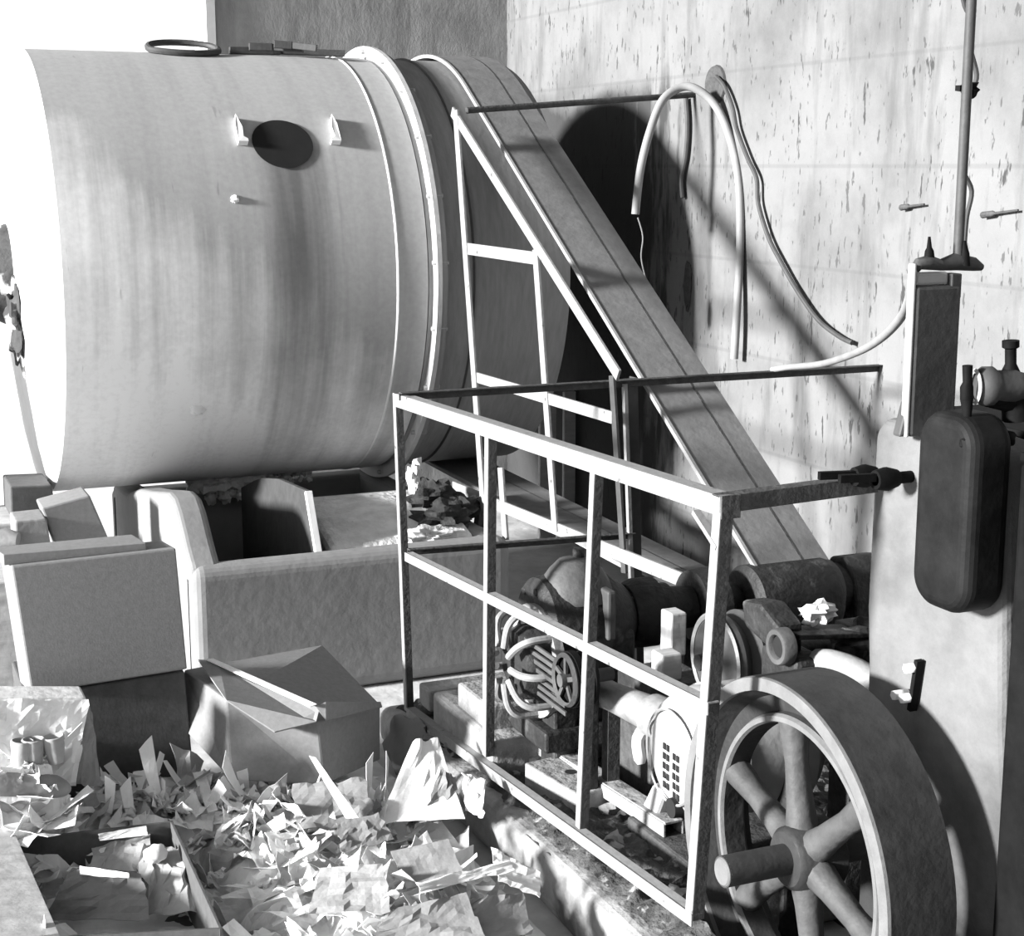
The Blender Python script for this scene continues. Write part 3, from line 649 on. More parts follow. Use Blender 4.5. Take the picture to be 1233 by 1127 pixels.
# pale pipe elbow behind the wheel, bolts by the pedestal
pp = MB().tube(smooth_path([pY(985, 796, 3.36), pY(1005, 798, 3.30), pY(1040, 812, 3.22), pY(1092, 850, 3.12), pY(1100, 900, 3.10)], 6), .033, 14)
tag(pp.build('bent_pipe', M['castlight']), 'thick pale bent pipe curving down behind the top of the large wheel', 'pipe')
ub = empty('pipe_clamp', pY(1095, 820, 3.03), 'small bolted clamp with bright nuts on the side of the pedestal', 'clamp')
MB().bar(pX(1107, 795, 2.235), pX(1098, 855, 2.235), .02, .012, (1,0,0)).build('strap', M['blackpaint'], ub)
for q in ((1099, 804), (1084, 836), (1094, 840)):
    c = pX(q[0], q[1], 2.225); MB().cyl(c-V((.02,0,0)), c+V((.02,0,0)), .012, n=6).build('nut', M['white'], ub)
# two pale blocks behind the cage post
for i, (px, py, y, w, h, lab) in enumerate(((808, 766, 4.1, .055, .14, 'tall pale wooden block standing behind the near cage post'), (797, 806, 4.0, .07, .085, 'squat pale wooden block in front of the tall block'))):
    c = pY(px, py, y)
    blk = MB().box(c.x, c.x+w, y, y+.07, c.z-h/2, c.z+h/2); o = blk.build('wood_block', M['wood'], bevel=.006); tag(o, lab, 'block')
c = pY(797, 806, 4.0)
tag(MB().box(c.x-.05, c.x+.16, 3.97, 4.2, PT, c.z-.0425).build('timber_bearer', M['rust'], bevel=.01), 'dark timber bearer under the two pale wooden blocks', 'timber')
c0 = pY(808, 766, 4.1)

# ------------------------------------------------------------------ large spoked wheel
WX, WY, WZ, WR = 1.95, 2.94, .495, .435
wh = empty('flywheel', (WX, WY, 0), 'large spoked iron wheel with a broad rim in the right foreground', 'wheel')
tyre = MB().lathe((WX, WY, WZ), (1,0,0), [(.0,WR-.035),(-.003,WR-.012),(.0,WR),(.17,WR),(.17,WR-.03),(.10,WR-.055),(.09,WR-.055)], 96)
tyre.build('tyre', M['wheel'], wh)
MB().lathe((WX-.003, WY, WZ), (1,0,0), [(.004,WR-.001),(-.004,WR-.003),(-.004,WR-.034),(.012,WR-.036)], 96).build('rim_edge', M['wheelrim'], wh, label='bright worn front edge of the rim')
MB().lathe((WX, WY, WZ), (1,0,0), [(.004,WR-.036),(.055,WR-.052),(.06,WR-.09),(.045,WR-.096),(.040,WR-.106),(.045,WR-.116),(.10,WR-.118),(.12,WR-.09),(.11,WR-.055)], 96).build('rim_web', M['wheelweb'], wh)
MB().lathe((WX, WY, WZ), (1,0,0), [(.046,WR-.094),(.036,WR-.100),(.036,WR-.112),(.046,WR-.116)], 96).build('inner_lip', M['wheelrim'], wh, label='paler inner lip of the rim')
hub = MB().lathe((WX+.02, WY, WZ), (1,0,0), [(0,.03),(0,.065),(.01,.075),(.12,.085),(.13,.075),(.13,.03)], 36).build('hub', M['wheelweb'], wh)
for k in range(6):
    t = math.radians(18 + 60*k); d = V((0, math.cos(t), math.sin(t))); c = V((WX+.075, WY, WZ))
    MB().tube([c+d*.06, c+d*.12, c+d*.22, c+d*(WR-.105)], [.042, .034, .029, .038], 12).build('spoke', M['spoke'], wh)
MB().cyl((1.80, WY, WZ), (2.24, WY, WZ), .037, n=28).build('shaft', M['wheel'], wh)
MB().lathe((1.796, WY, WZ), (1,0,0), [(0,0),(0,.030),(.008,.037)], 28).build('shaft_end', M['wheelrim'], wh, label='bright machined shaft end')
ab = MB().box(1.83, 1.87, WY-.05, WY+.05, 0, WZ-.03) 

# ------------------------------------------------------------------ pedestal, tank, black cabinet at the right
PX_ = 2.25
pdst = empty('concrete_pedestal', (2.4, 2.8, 0), 'pale concrete pedestal slab behind the large wheel carrying the black tank', 'pedestal')
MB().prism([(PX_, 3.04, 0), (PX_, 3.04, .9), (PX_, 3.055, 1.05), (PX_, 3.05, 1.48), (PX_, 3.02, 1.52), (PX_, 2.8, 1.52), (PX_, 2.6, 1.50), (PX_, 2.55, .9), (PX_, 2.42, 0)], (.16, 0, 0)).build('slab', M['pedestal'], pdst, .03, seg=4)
tk = empty('black_tank', (2.18, 2.75, 1.05), 'black round cornered tank fixed on the pale pedestal above the wheel', 'tank')
def rrect(y0, y1, z0, z1, r, x, n=16):
    out = []
    for cy_, cz_, a0 in ((y1-r, z1-r, 0), (y0+r, z1-r, 90), (y0+r, z0+r, 180), (y1-r, z0+r, 270)):
        for k in range(n+1):
            t = math.radians(a0+90*k/n); out.append((x, cy_+r*math.cos(t), cz_+r*math.sin(t)))
    return out
TA, TB = pX(1100, 505, 2.14), pX(1200, 742, 2.14)
y1_, y0_ = pX(1098, 600, 2.14).y, pX(1168, 600, 2.14).y
MB().prism(rrect(y0_, y1_, pX(1150, 745, 2.14).z, pX(1150, 500, 2.14).z, .07, 2.14), (.115, 0, 0)).build('body', M['blacktank'], tk, .03, seg=5)
for px, py, l in ((1040, 576, .09), (1080, 584, .07)):
    c = pX(px, py, 2.16); c = V((2.16, 2.98 if px < 1060 else 2.90, c.z))
    v = MB(); v.cyl((2.25, c.y, c.z), (2.15, c.y, c.z), .014, n=12); v.lathe((2.18, c.y, c.z), (1,0,0), [(-.03,0),(-.03,.022),(0,.028),(.03,.02),(.03,0)], 14)
    v.bar((2.15, c.y, c.z+.006), (2.06, c.y+.01, c.z+.008), .014, .018)
    tag(v.build('stop_valve', M['blackpaint']), 'dark stop valve with outstretched handle left of the black tank' if px < 1060 else 'stubby dark valve touching the left side of the black tank', 'valve')
nk = empty('gauge_column', (2.26, 2.88, 1.52), 'dark upright column with pale left edge standing on top of the pedestal', 'column')
nA, nB = pY(1104, 345, 2.86), pY(1151, 492, 2.86)
MB().box(nA.x, nB.x, 2.86, 2.885, 1.50, nA.z).build('upright', M['greypaint'], nk, .008)
MB().box(nA.x-.008, nA.x, 2.862, 2.885, 1.50, nA.z+.05).build('lit_side', M['motorwhite'], nk, .003, label='pale left side with light painted in')  # thin paler face paints window light on the column's left side
MB().prism([(nA.x-.02, 2.87, 1.50), (nB.x+.035, 2.87, 1.50), (nB.x, 2.87, 1.58), (nA.x, 2.87, 1.58)], (0, .03, 0)).build('foot', M['greypaint'], nk, .006)
MB().box(nB.x-.028, nB.x+.0, 2.862, 2.90, nA.z-.03, pY(1140, 330, 2.86).z).build('neck', M['greypaint'], nk, .003)
MB().box(nA.x+.005, nB.x-.03, 2.87, 2.885, nA.z, pY(1120, 328, 2.86).z).build('cap', M['motorwhite'], nk, .008, label='pale cap')
# pipe fitting and riser
rz = empty('riser_pipe', pY(1153, 325, 2.89), 'straight grey vertical pipe rising from the column fitting past the top edge', 'pipe')
a = pY(1153, 318, 2.89); MB().cyl(a, (a.x, 2.89, 3.9), .0115, n=14).build('pipe', M['greypaint'], rz)
f1 = MB(); f1.tube([pY(q[0], q[1], 2.89) for q in ((1101,326),(1106,318),(1118,316),(1132,319),(1150,315),(1172,318),(1182,322))], [.010,.014,.017,.013,.020,.016,.008], 12)
f1.build('tee_fitting', M['greypaint'], rz)
f2 = MB(); f2.tube([pY(1119, 318, 2.89), pY(1119, 302, 2.89), pY(1119, 298, 2.89), pY(1119, 285, 2.89)], [.014,.010,.006,.003], 10); f2.build('vent_spike', M['blackpaint'], rz)
f3 = MB(); f3.tube([pY(1161, 320, 2.88), pY(1162, 305, 2.88), pY(1161, 290, 2.88)], [.014,.010,.004], 10); f3.build('union_nut', M['blackpaint'], rz)
cl = MB(); c = pY(1168, 108, 2.92); cl.blob(c, (.022,.012,.016), .9, 2, 2, 12, 8); cl.bar(pY(1153, 106, 2.9), c, .012, .012); cl.build('clip', M['blackpaint'], rz)
cb = MB().tube(smooth_path([pY(q[0], q[1], 2.93) for q in ((1158,-60),(1160,0),(1170,25),(1168,55),(1176,90),(1170,108),(1160,125),(1159,170),(1160,205),(1170,230),(1164,262),(1161,300))], 5), .0055, 8)
tag(cb.build('loose_cable', M['hosedark']), 'thin black cable wandering down beside the vertical riser pipe', 'cable')

cabn = empty('black_cabinet', (2.8, 2.7, 0), 'big black machine cabinet filling the right edge below the valve', 'cabinet')
FP = [(2.42,3.1),(2.42,2.57),(2.235,2.53),(2.235,1.8),(3.3,1.8),(3.3,3.1)]
MB().prism([(x, y, 0) for x, y in FP], (0,0,1.50)).build('body', M['blackpaint'], cabn, .015, seg=3)
MB().prism([(x, y, 1.50) for x, y in FP], (0,0,.02)).build('lid', M['blackpaint'], cabn, .004)
sc1 = MB()
MB().tube(smooth_path([(2.44, 2.345, 1.46), (2.6, 2.345, 1.455), (2.8, 2.345, 1.44)], 3), .004, 6).build('wire', M['steel'], cabn)
# valve group on the cabinet
vg = empty('globe_valve', pY(1215, 500, 2.6), 'dark globe valve with hand wheel on top of the black cabinet', 'valve')
yv = 2.62
c = pY(1194, 465, yv)
MB().lathe(c, (1,-.35,0), [(-.03,0),(-.03,.035),(-.02,.042),(0,.042),(.01,.034),(.05,.034),(.06,.03),(.10,.02),(.10,0)], 26).build('hand_wheel', M['greypaint'], vg)
MB().lathe(c+V((-.035,.01,0)), (1,-.35,0), [(0,.028),(-.005,.033),(0,.038)], 26).build('wheel_ring', M['motorwhite'], vg)
d = pY(1164, 480, yv); MB().tube([pY(1165, 440, yv), pY(1165, 460, yv), pY(1164, 466, yv), pY(1164, 480, yv), pY(1165, 505, yv)], [.011,.010,.014,.014,.008], 10).build('drain_cock', M['blackpaint'], vg)
MB().tube([pY(1217, 410, yv), pY(1217, 418, yv), pY(1217, 420, yv), pY(1217, 438, yv), pY(1216, 450, yv), pY(1222, 480, yv), pY(1224, 505, yv)], [.018,.018,.012,.012,.022,.03,.03], 14).build('spindle', M['blackpaint'], vg)
MB().tube([pY(1190, 478, yv), pY(1215, 482, yv), pY(1245, 485, yv)], [.022,.026,.03], 12).build('valve_body', M['blackpaint'], vg)
for i, px in enumerate((1168, 1183, 1197, 1212)):
    c = pY(px, 500, yv-.02); MB().blob((c.x, c.y, 1.535), (.022, .02, .018), .5, 3, i, 12, 8).build('flange_nut', M['blackpaint'], vg)

# ------------------------------------------------------------------ hoses and cables on the wall
hpts = [pY(1099, 330, 2.9), pY(1097, 352, 2.98), pY(1085, 382, 3.2), pY(1060, 408, 3.5), pY(1030, 425, 3.9), pY(990, 437, 4.4), pY(940, 440, 4.9), pY(905, 442, 5.35), pY(889, 428, 5.6), pY(886, 380, 5.8),
        pY(890, 300, 5.95), pY(890, 225, 6.1), pY(880, 170, 6.2), pY(862, 128, 6.3), pY(838, 107, 6.4), pY(818, 106, 6.45), pY(797, 122, 6.48), pY(782, 160, 6.5), pY(771, 205, 6.5), pY(764, 258, 6.5)]
hpts = [pY(1099, 330, 2.9), pY(1097, 352, 2.98), pY(1085, 382, 3.2), pY(1060, 408, 3.5), pY(1030, 425, 3.9), pY(990, 438, 4.5), pY(950, 442, 5.0), pY(930, 445, 5.14)]
tag(MB().tube(smooth_path(hpts, 8), .0115, 12).build('feed_hose', M['hose']), 'pale hose curving from the column fitting down to the back rail', 'hose')
hp = [pY(884, 432, 6.15), pY(887, 380, 6.15), pY(891, 300, 6.18), pY(890, 225, 6.22), pY(880, 170, 6.3), pY(862, 128, 6.38), pY(838, 107, 6.44), pY(818, 106, 6.48), pY(797, 122, 6.48), pY(782, 160, 6.46), pY(771, 205, 6.46), pY(765, 258, 6.46)]
tag(MB().tube(smooth_path(hp, 8), .019, 12).build('hanging_hose', M['hose']), 'pale thick hose looped over the rusty stay rod with both ends hanging', 'hose')
fl_ = empty('float_line', pY(776, 358, 6.46), 'thin string with a long white float hanging below the hose end', 'float')
MB().tube(smooth_path([pY(768, 262, 6.46), pY(774, 285, 6.46), pY(772, 310, 6.46), pY(778, 338, 6.46)], 5), .003, 6).build('string', M['hose'], fl_)
c = pY(776, 358, 6.46); MB().lathe(c, (0.02,0,1), [(-.08,0),(-.075,.015),(-.04,.028),(.02,.027),(.06,.016),(.08,0)], 16).build('float', M['white'], fl_)
cp_ = [pX(q[0], q[1], XW-.03) for q in ((862,92),(872,104),(882,130),(887,155),(900,190),(911,215),(913,245),(925,285),(940,315),(960,350),(985,385),(1010,405),(1026,413))]
tag(MB().tube(smooth_path(cp_, 5), .010, 8).build('wall_cable', M['greypaint']), 'dark grey cable sagging across the flaking wall from the bracket', 'cable')
cp2 = [pX(q[0], q[1], XW-.02) for q in ((826,118),(828,150),(826,185),(821,215),(822,238))]
tag(MB().tube(smooth_path(cp2, 5), .012, 8).build('short_cable', M['greypaint']), 'short grey cable end hanging on the wall left of the hose loop', 'cable')

# ------------------------------------------------------------------ cartons and bundles on the left
def pcarton(name, corners, y, depth, m, label, cat='carton', bevel=.006, lid=None, rot=0):
    c4 = [pY(a, b, y) for a, b in corners]       # top-left, top-right, bottom-right, bottom-left of the front face
    if rot:
        ox = c4[3].x
        for q in c4: q.y += (q.x-ox)*math.tan(rot)
    dv = V(depth)
    bl, br, tr, tl = c4[3], c4[2], c4[1], c4[0]
    r_ = empty(name, ((bl.x+br.x)/2, y+dv.y/2, min(bl.z, br.z)), label, cat)
    MB().hexa([bl, br, br+dv, bl+dv, tl, tr, tr+dv, tl+dv]).build('body', m, r_, bevel)
    return r_, c4
big, c4 = pcarton('cardboard_box', ((14,682),(212,660),(226,806),(38,836)), 4.86, (-.02, .13, .0), M['carton'], 'large closed grey cardboard box tilted on top of the dark box at the left')
lidv = V((-.02, .15, 0)); up = V((0,0,.012))
MB().hexa([c4[0]+V((-.02,.02,.0)), c4[0].lerp(c4[1], .82)+V((0,.02,0)), c4[0].lerp(c4[1], .82)+lidv, c4[0]+lidv+V((-.02,0,0)),
           c4[0]+V((-.02,.02,.034)), c4[0].lerp(c4[1], .82)+V((0,.02,.022)), c4[0].lerp(c4[1], .82)+lidv+up*2, c4[0]+lidv+V((-.02,0,.03))]).build('top_flap', M['carton'], big, .002)
low, c5 = pcarton('cardboard_box', ((30,838),(222,808),(236,960),(42,962)), 4.90, (0, .38, 0), M['cartondark'], 'dark cardboard box squashed under the large tilted box')
low['label'] = 'dark cardboard box squashed under the large tilted box'
# centre carton turned with its corner toward the viewer
mid = empty('cardboard_box', pY(330, 930, 4.7), 'grey cardboard box lying open beside the vat with a bright left face', 'carton')
A = pY(206, 868, 4.95); 
TLb = pY(250, 797, 5.05); TRb = pY(388, 776, 5.22); TLf = pY(272, 842, 4.72); TRf = pY(383, 868, 4.60)
BLf = pY(278, 940, 4.66); BLb = pY(206, 862, 5.0); BRf = pY(392, 945, 4.60); BRb = V((TRb.x, TRb.y, .12))
FR = pY(458, 848, 4.85); FRb = pY(458, 915, 4.85)
box_ = MB()
#  front face TLf-TRf-BRf-BLf ; left face TLb-TLf-BLf-BLb ; top TLb-TRb-FR-TRf-TLf ; right face TRf-FR-FRb-BRf
TLb2 = pY(222, 806, 5.03)
vs = [TLb2, TLf, BLf, BLb, TRb, FR, TRf, BRf, FRb, V((TRb.x, TRb.y+.02, .12))]
box_.add(vs, [(0,1,2,3), (0,4,5,6,1), (1,6,7,2), (6,5,8,7), (5,4,9,8), (4,0,3,9), (3,2,7,8,9)])
box_.build('body', M['carton'], mid, .006)
fl1 = [pY(238,797,5.02), pY(262,798,5.0), pY(384,856,4.6), pY(380,872,4.58), pY(330,884,4.6), pY(272,846,4.70)]
MB().prism([q+V((0,-.006,.006)) for q in fl1], (0, -.004, .006)).build('flap', M['carton'], mid, .001)
fl2 = [pY(380,852,4.59), pY(392,846,4.58), pY(458,846,4.8), pY(460,852,4.8), pY(392,868,4.58)]
MB().prism(fl2, (0, -.004, .005)).build('flap', M['carton'], mid, .001)
MB().prism([pY(247,798,5.0)+V((0,-.01,.012)), pY(256,797,5.0)+V((0,-.01,.012)), pY(380,852,4.58)+V((0,-.01,.012)), pY(372,855,4.58)+V((0,-.01,.012))], (0,-.002,.004)).build('tape_strip', M['paper'], mid)
# small boxes and wrapped things behind the big one
for i, (cs, y, d, m, lab) in enumerate(((((50,612),(108,596),(134,656),(72,668)), 6.5, (0,.2,0), 'carton', 'small grey carton tilted behind the big box below the drum'),
                                   (((12,586),(62,584),(70,625),(14,628)), 7.0, (0,.3,0), 'cartondark', 'dark carton at the far left under the end of the drum'),
                                   (((18,628),(56,624),(62,660),(20,662)), 6.45, (0,.2,0), 'kraft', 'crumpled grey packet below the dark carton at the far left'))):
    r_, c_ = pcarton('small_carton' if i < 2 else 'paper_packet', cs, y, d, M[m], lab, 'carton' if i < 2 else 'packet', .008)
    mn = min(q.z for q in c_)
for i, (x0, x1, y0, y1, z1, lab) in enumerate(((.1, 1.0, 6.3, 6.85, .5, 'pale stack of boards under the drum end carrying the small carton'), (.1, .72, 6.9, 7.3, .6, 'pale sheeted bench under the end of the drum'))):
    st = MB().box(x0, x1, y0, y1, 0, z1); o = tag(st.build('board_stack' if i == 0 else 'low_bench', M['wood'], bevel=.01), lab, 'stack' if i == 0 else 'bench')
tag(MB().tube([pY(-20, 650, 6.45), pY(8, 648, 6.42), pY(22, 650, 6.4)], [.035, .04, .03], 12).build('paper_roll', M['kraft']), 'short dark roll lying at the left frame edge behind the large box', 'roll')
# wrapped parcel, roll and crumpled cups at left
wp = empty('wrapped_parcel', pY(55, 925, 4.62), 'white paper wrapped parcel in front of the dark box at the left', 'parcel')
def crumple_sheet(c4, nx, ny, amp, seed, thick=.0):
    vs = []; fs = []
    for j in range(ny+1):
        for i in range(nx+1):
            u, v = i/nx, j/ny
            P = c4[3].lerp(c4[2], u).lerp(c4[0].lerp(c4[1], u), v)
            n = noise.noise(V((u*4+seed, v*4, seed*.7)))*amp + noise.noise(V((u*10+seed, v*10, 3)))*amp*.4
            vs.append(P + V((n*.4, -abs(n), n*.5)))
    for j in range(ny):
        for i in range(nx): a = j*(nx+1)+i; fs.append((a, a+1, a+nx+2, a+nx+1))
    return MB().add(vs, fs, False)
cs = [pY(-30, 842, 4.66), pY(106, 842, 4.66), pY(92, 945, 4.64), pY(-30, 945, 4.64)]
cr = crumple_sheet(cs, 18, 12, .03, 3)
o = cr.build('front_wrapping', M['paper'], wp)
MB().hexa([cs[3]+V((0,.03,0)), cs[2]+V((0,.03,0)), cs[2]+V((0,.14,0)), cs[3]+V((0,.14,0)), cs[0]+V((0,.02,0)), cs[1]+V((0,.02,0)), cs[1]+V((0,.14,0)), cs[0]+V((0,.14,0))]).build('contents', M['paper'], wp, .01)
cs2 = [pY(104, 842, 4.66), pY(112, 862, 4.68), pY(122, 945, 4.64), pY(92, 944, 4.64)]
crumple_sheet(cs2, 6, 10, .015, 8).build('side_wrapping', M['kraft'], wp, label='greyer torn side of the wrapping')
tag(MB().tube(smooth_path([pY(-30, 943, 4.54), pY(20, 945, 4.54), pY(60, 947, 4.54), pY(84, 951, 4.55)], 5), [.035]*12+[.03, .025, .018, .01], 14).build('paper_roll', M['kraft']), 'grey rolled paper bundle lying in front of the wrapped parcel', 'roll')
for i, (px, py) in enumerate(((24, 908), (40, 902), (68, 915))):
    c = pY(px, py, 4.6); c.z = .41
    cu = MB().lathe(c-V((0,0,.045)), (.12-.1*i, .05, 1), [(0,0),(0,.022),(.03,.028),(.08,.034),(.082,.030),(.03,.024),(.004,.0)], 14)
    tag(cu.build('paper_cup', M['papergrey']), ('crushed pale cup farthest left beside the wrapped parcel', 'crushed pale cup leaning on the other cup by the parcel', 'pale cup standing under the torn edge of the parcel')[i], 'cup')

# ------------------------------------------------------------------ scrap paper heap
def heap(x, y):
    e = min(1, max(0, (x+.25)/.3))*min(1, max(.12, (1.74-x)/.5))*min(1, max(0, (1.73-x)/.05))*min(1, max(0, (y-2.4)/.3))*min(1, max(0, (5.15-y)/.3))
    # hollow where the open carton stands
    k = min(1, max(0, max((.30-x)/.05, (x-.90)/.09, (3.70-y)/.05, (y-4.52)/.06)))
    base = .13 + .05*noise.noise(V((x*1.6, y*1.6, 2))) 
    n = noise.noise(V((x*11, y*11, 3)))*.03 + noise.noise(V((x*25, y*25, 3)))*.018
    hump = min(1, max(0, (.62-x)/.12))*min(1, max(0, (y-4.40)/.14))*min(1, max(0, (5.0-y)/.1))
    return max(.004, (base+n)*e*(.25+.75*k), (.345+n*.6)*hump*min(1, max(0, (x+.25)/.1)))
heap.base = 0.0
tag(field('paper_heap', -.25, 1.68, 2.4, 5.15, 120, 170, heap, None).build('scrap_paper_heap', M['paper']), 'low heap of shredded white scrap paper covering the floor at lower left', 'paper heap', kind='stuff')
protos = []
def scrap_mesh(kind, seed):
    rs = random.Random(seed); mb = MB()
    if kind == 'strip': w, l = rs.uniform(.016, .032), rs.uniform(.12, .24)
    elif kind == 'sheet': w, l = rs.uniform(.06, .10), rs.uniform(.09, .16)
    else: w, l = rs.uniform(.03, .05), rs.uniform(.05, .08)
    nx, ny = (2, 8) if kind == 'strip' else (5, 6)
    vs = []; fs = []; bend = rs.uniform(-2.5, 2.5); tw = rs.uniform(-1.2, 1.2); fold = rs.uniform(.3, .7); fa = rs.uniform(-1.2, 1.2)
    for j in range(ny+1):
        for i in range(nx+1):
            u, v = i/nx-.5, j/ny-.5; s = v*l; a = bend*v*1.0
            x = u*w*(1+.3*math.sin(v*5+seed)); y = s*math.cos(a*.5); z = s*math.sin(a*.5)*.8 + abs(v)*l*.1
            if v > fold-.5: z += (v-(fold-.5))*l*fa
            z += u*w*tw*v*2 + noise.noise(V((u*3+seed, v*4, seed)))*(.02 if kind != 'strip' else .006)
            vs.append((x, y, z))
    for j in range(ny):
        for i in range(nx): a = j*(nx+1)+i; fs.append((a, a+1, a+nx+2, a+nx+1))
    mb.add(vs, fs, False); return mb
G = 'loose torn paper scraps on the heap'
kinds = ['strip']*6 + ['sheet']*8 + ['bit']*5
lab = {'strip': 'narrow torn strip of white paper on the scrap heap', 'sheet': 'creased torn piece of white paper on the scrap heap', 'bit': 'small curled bit of white paper on the scrap heap'}
for i, k in enumerate(kinds):
    mb = scrap_mesh(k, i+1)
    m_ = M['papergrey'] if (k == 'sheet' and i % 3 == 0) else M['paper']
    o = mb.build({'strip': 'paper_strip', 'sheet': 'paper_scrap', 'bit': 'paper_bit'}[k], m_, origin=(0,0,0))
    sd = o.modifiers.new('t', 'SOLIDIFY'); sd.thickness = .0012
    tag(o, lab[k] if m_ is M['paper'] else 'creased torn piece of greyish newsprint on the scrap heap', 'paper scrap', {'strip': 'narrow paper strips on the heap', 'sheet': 'torn paper pieces on the heap', 'bit': 'small paper bits on the heap'}[k] if m_ is M['paper'] else 'torn newsprint pieces on the heap')
    protos.append(o)
def in_heap(px, py):
    if py < 940 - (px-250)*.06 and px > 250: return False
    if 20+.45*(py-1000) < px < 215+.5*(py-985) and 990 < py < 1127: return False
    if px > 470 and py < 1127 - (655-px)*1.15: return False
    return True
cnt = 0; used = set()
while cnt < 430:
    px, py = (rnd.uniform(0, 655), rnd.uniform(942, 1135)) if cnt % 3 else (rnd.uniform(0, 460), rnd.uniform(945, 1000))
    if not in_heap(px, py): continue
    q = pZ(px, py, .16 if not (px < 110 and py < 1000) else .3)
    if q.x < -.1 or q.x > 1.6: continue
    k = rnd.randrange(len(protos)); src = protos[k]
    o = src if k not in used else src.copy()
    if k in used: col.objects.link(o)
    used.add(k)
    o.location = (q.x, q.y, heap(q.x, q.y)+rnd.uniform(.012, .04))
    s = rnd.uniform(.75, 1.3); o.scale = (s, s, s)
    o.rotation_euler = (rnd.uniform(-.55, .55), rnd.uniform(-.8, .25), rnd.uniform(0, 6.28)); cnt += 1
for k in range(len(protos)):
    if k not in used: bpy.data.objects.remove(protos[k])

# larger separate sheets
def sheet(name, pts, m, label, y=None, z=None, amp=.012, seed=1, nx=10, ny=8, cat='paper sheet'):
    c4 = []
    for q in pts: c4.append(pZ(q[0], q[1], q[2]))
    mb = crumple_sheet(c4, nx, ny, amp, seed); o = mb.build(name, M[m]); sd = o.modifiers.new('t', 'SOLIDIFY'); sd.thickness = .002
    return tag(o, label, cat)
sheet('folded_sheet', ((497,890,.30),(528,888,.29),(560,985,.20),(455,990,.18)), 'paper', 'large bright folded sheet standing against the far corner of the plinth', amp=.02, seed=5)
sheet('folded_sheet', ((530,925,.27),(548,935,.25),(560,985,.18),(505,990,.18)), 'kraft', 'grey folded sheet leaning in front of the large bright one', amp=.02, seed=6)
sheet('curled_sheet', ((555,930,.27),(585,938,.26),(580,985,.2),(560,975,.2)), 'paper', 'curled white sheet standing between the plinth lumps', amp=.02, seed=7)
sheet('flat_card', ((470,1025,.24),(540,1010,.26),(560,1055,.22),(490,1070,.2)), 'kraft', 'grey flat card sloping at the middle right of the heap', amp=.008, seed=8)
sheet('flat_card', ((385,1045,.24),(460,1040,.25),(470,1095,.2),(370,1100,.2)), 'papergrey', 'pale grey card lying near the bottom of the heap left of centre', amp=.02, seed=9)
sheet('flat_card', ((570,1080,.26),(630,1075,.24),(640,1125,.18),(520,1135,.2)), 'kraft', 'grey card at the bottom edge beside the plinth', amp=.02, seed=10)
sheet('flat_card', ((470,1095,.26),(560,1075,.27),(590,1135,.2),(440,1140,.2)), 'kraft', 'wide grey card at the bottom edge of the picture in the heap', amp=.02, seed=11)
sheet('paper_spill', ((500,1062,.30),(610,1034,.30),(620,1046,.28),(505,1076,.27)), 'paper', 'long bright twisted sheet on the right part of the heap', amp=.015, seed=12)
sheet('flat_card', ((590,1020,.30),(650,1050,.24),(650,1080,.2),(600,1060,.25)), 'paper', 'white sheet lying against the plinth side', amp=.02, seed=13)
sheet('long_strip', ((372,910,.34),(380,912,.34),(432,985,.22),(416,985,.22)), 'paper', 'long stiff white strip sticking up from the heap in front of the side lying box', amp=.003, seed=14)
sheet('long_strip', ((232,930,.2),(246,928,.2),(262,975,.16),(250,978,.16)), 'paper', 'short white strip standing at the left foot of the side lying box', amp=.003, seed=15)
sheet('flat_card', ((350,945,.22),(440,935,.25),(450,990,.2),(360,1000,.2)), 'kraft', 'grey creased card behind the long stiff strip', amp=.03, seed=16)
sheet('flat_card', ((405,990,.26),(455,978,.27),(475,1010,.22),(410,1025,.22)), 'kraft', 'grey card half buried right of the long stiff strip', amp=.02, seed=17)

# open carton at the lower left
oc = empty('open_carton', (.6, 4.1, 0), 'open dark cardboard box sunk in the paper heap at the lower left', 'carton')
cZ = .20
P1, P2, P3, P4 = pZ(18, 1010, cZ), pZ(208, 988, cZ), pZ(268, 1118, cZ), pZ(60, 1130, cZ)
def wall_(a, b, t=.008, z0=.012, m='cartondark', lb=None):
    n = V(((b-a).y, -(b-a).x, 0)).normalized()*t
    return MB().hexa([V((a.x,a.y,z0)), V((b.x,b.y,z0)), V((b.x,b.y,z0))+n, V((a.x,a.y,z0))+n, a, b, b+n, a+n]).build('side_panel', M[m], oc, .001, label=lb)
wall_(P1, P2); wall_(P2, P3); wall_(P3, P4); wall_(P4, P1)
MB().add([V((q.x,q.y,.014)) for q in (P1,P2,P3,P4)] + [V((q.x,q.y,.024)) for q in (P1,P2,P3,P4)], [(0,1,2,3),(4,5,6,7),(0,1,5,4),(1,2,6,5),(2,3,7,6),(3,0,4,7)]).build('bottom_panel', M['cartondark'], oc)
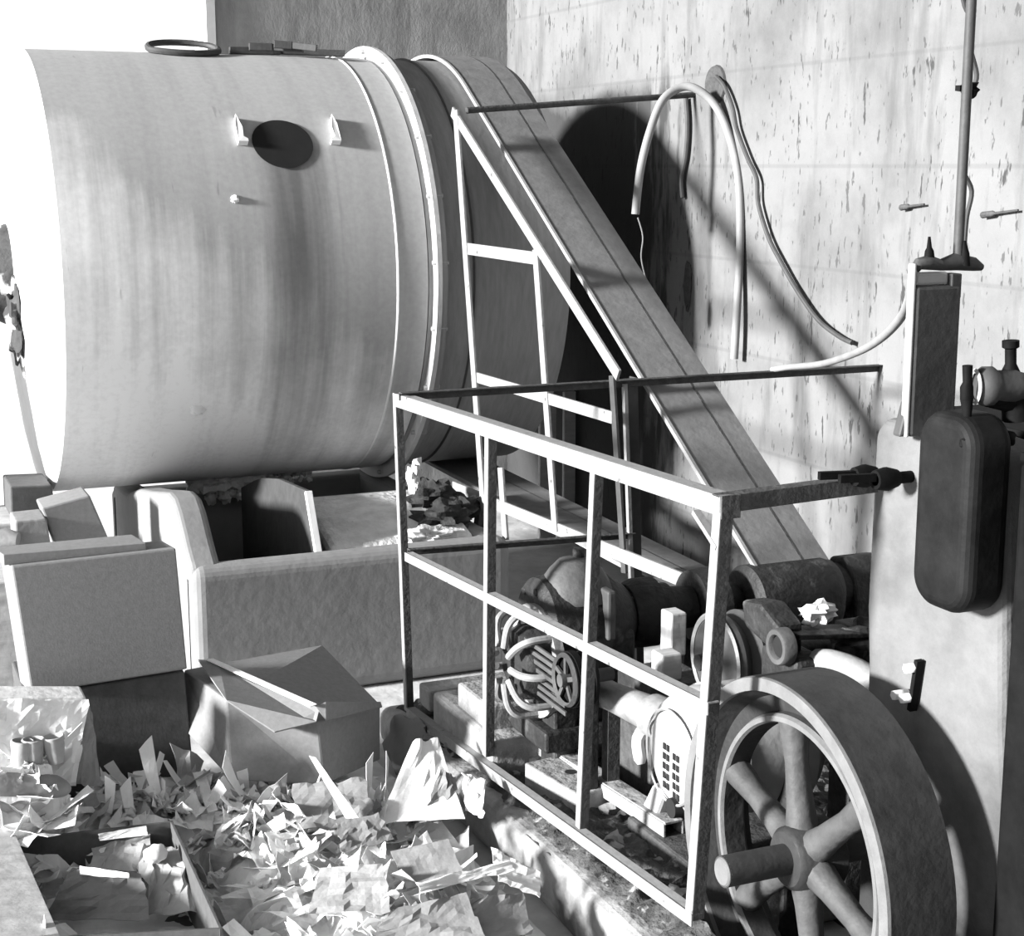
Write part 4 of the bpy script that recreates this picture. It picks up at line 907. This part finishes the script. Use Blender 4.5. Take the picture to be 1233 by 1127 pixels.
ps = [pZ(0, 985, cZ+.01), P1+V((0,0,.008)), P4+V((.02,-.02,.008)), pZ(-60, 1150, cZ+.03)]
MB().prism(ps, (0,0,.012)).build('flap', M['wood'], oc, .001, label='bright wide left flap')
# contents of the open carton
def isheet(pts, m, label, seed, amp=.015, name='crumpled_sheet'):
    return sheet(name, pts, m, label, amp=amp, seed=seed)
isheet(((85,1045,.19),(170,1050,.17),(180,1105,.09),(50,1108,.08)), 'kraft', 'large grey sheet lying foremost in the open box', 21, .02)
isheet(((110,1010,.16),(180,1000,.17),(170,1050,.13),(110,1045,.12)), 'papergrey', 'pale grey sheet curled at the back of the open box', 22, .03)
isheet(((165,1015,.18),(225,1020,.17),(250,1095,.10),(175,1100,.08)), 'papergrey', 'crumpled light sheet in the right half of the open box', 23, .05)
isheet(((96,1042,.20),(155,1051,.19),(155,1057,.18),(96,1053,.18)), 'paper', 'narrow bright sheet edge across the middle of the open box', 24, .004)
isheet(((118,1004,.20),(176,994,.20),(178,1006,.18),(120,1012,.18)), 'paper', 'bright folded strip at the back rim of the open box', 25, .004)
c = pZ(187, 1028, .18)
tag(MB().blob(c, (.034, .03, .026), .25, 2, 4, 18, 12).build('paper_ball', M['white']), 'round bright crumpled paper ball in the open box', 'paper ball')

# ------------------------------------------------------------------ light
w = bpy.data.worlds.new('world'); scene.world = w; w.use_nodes = True
w.node_tree.nodes['Background'].inputs[0].default_value = (1, 1, 1, 1); w.node_tree.nodes['Background'].inputs[1].default_value = .98
sd = bpy.data.lights.new('window_sun', 'SUN'); so_ = bpy.data.objects.new('window_sun', sd); col.objects.link(so_)
sd.energy = 11.5; sd.angle = math.radians(7)
so_.rotation_euler = V((1, .04, -.25)).to_track_quat('-Z', 'Y').to_euler(); so_.location = (-4, 5, 4)

scene.view_settings.view_transform = 'Standard'; scene.view_settings.look = 'None'
scene.view_settings.gamma = 1; scene.view_settings.exposure = .35; scene.view_settings.use_curve_mapping = False
scene.cycles.use_denoising = True; scene.cycles.max_bounces = 6
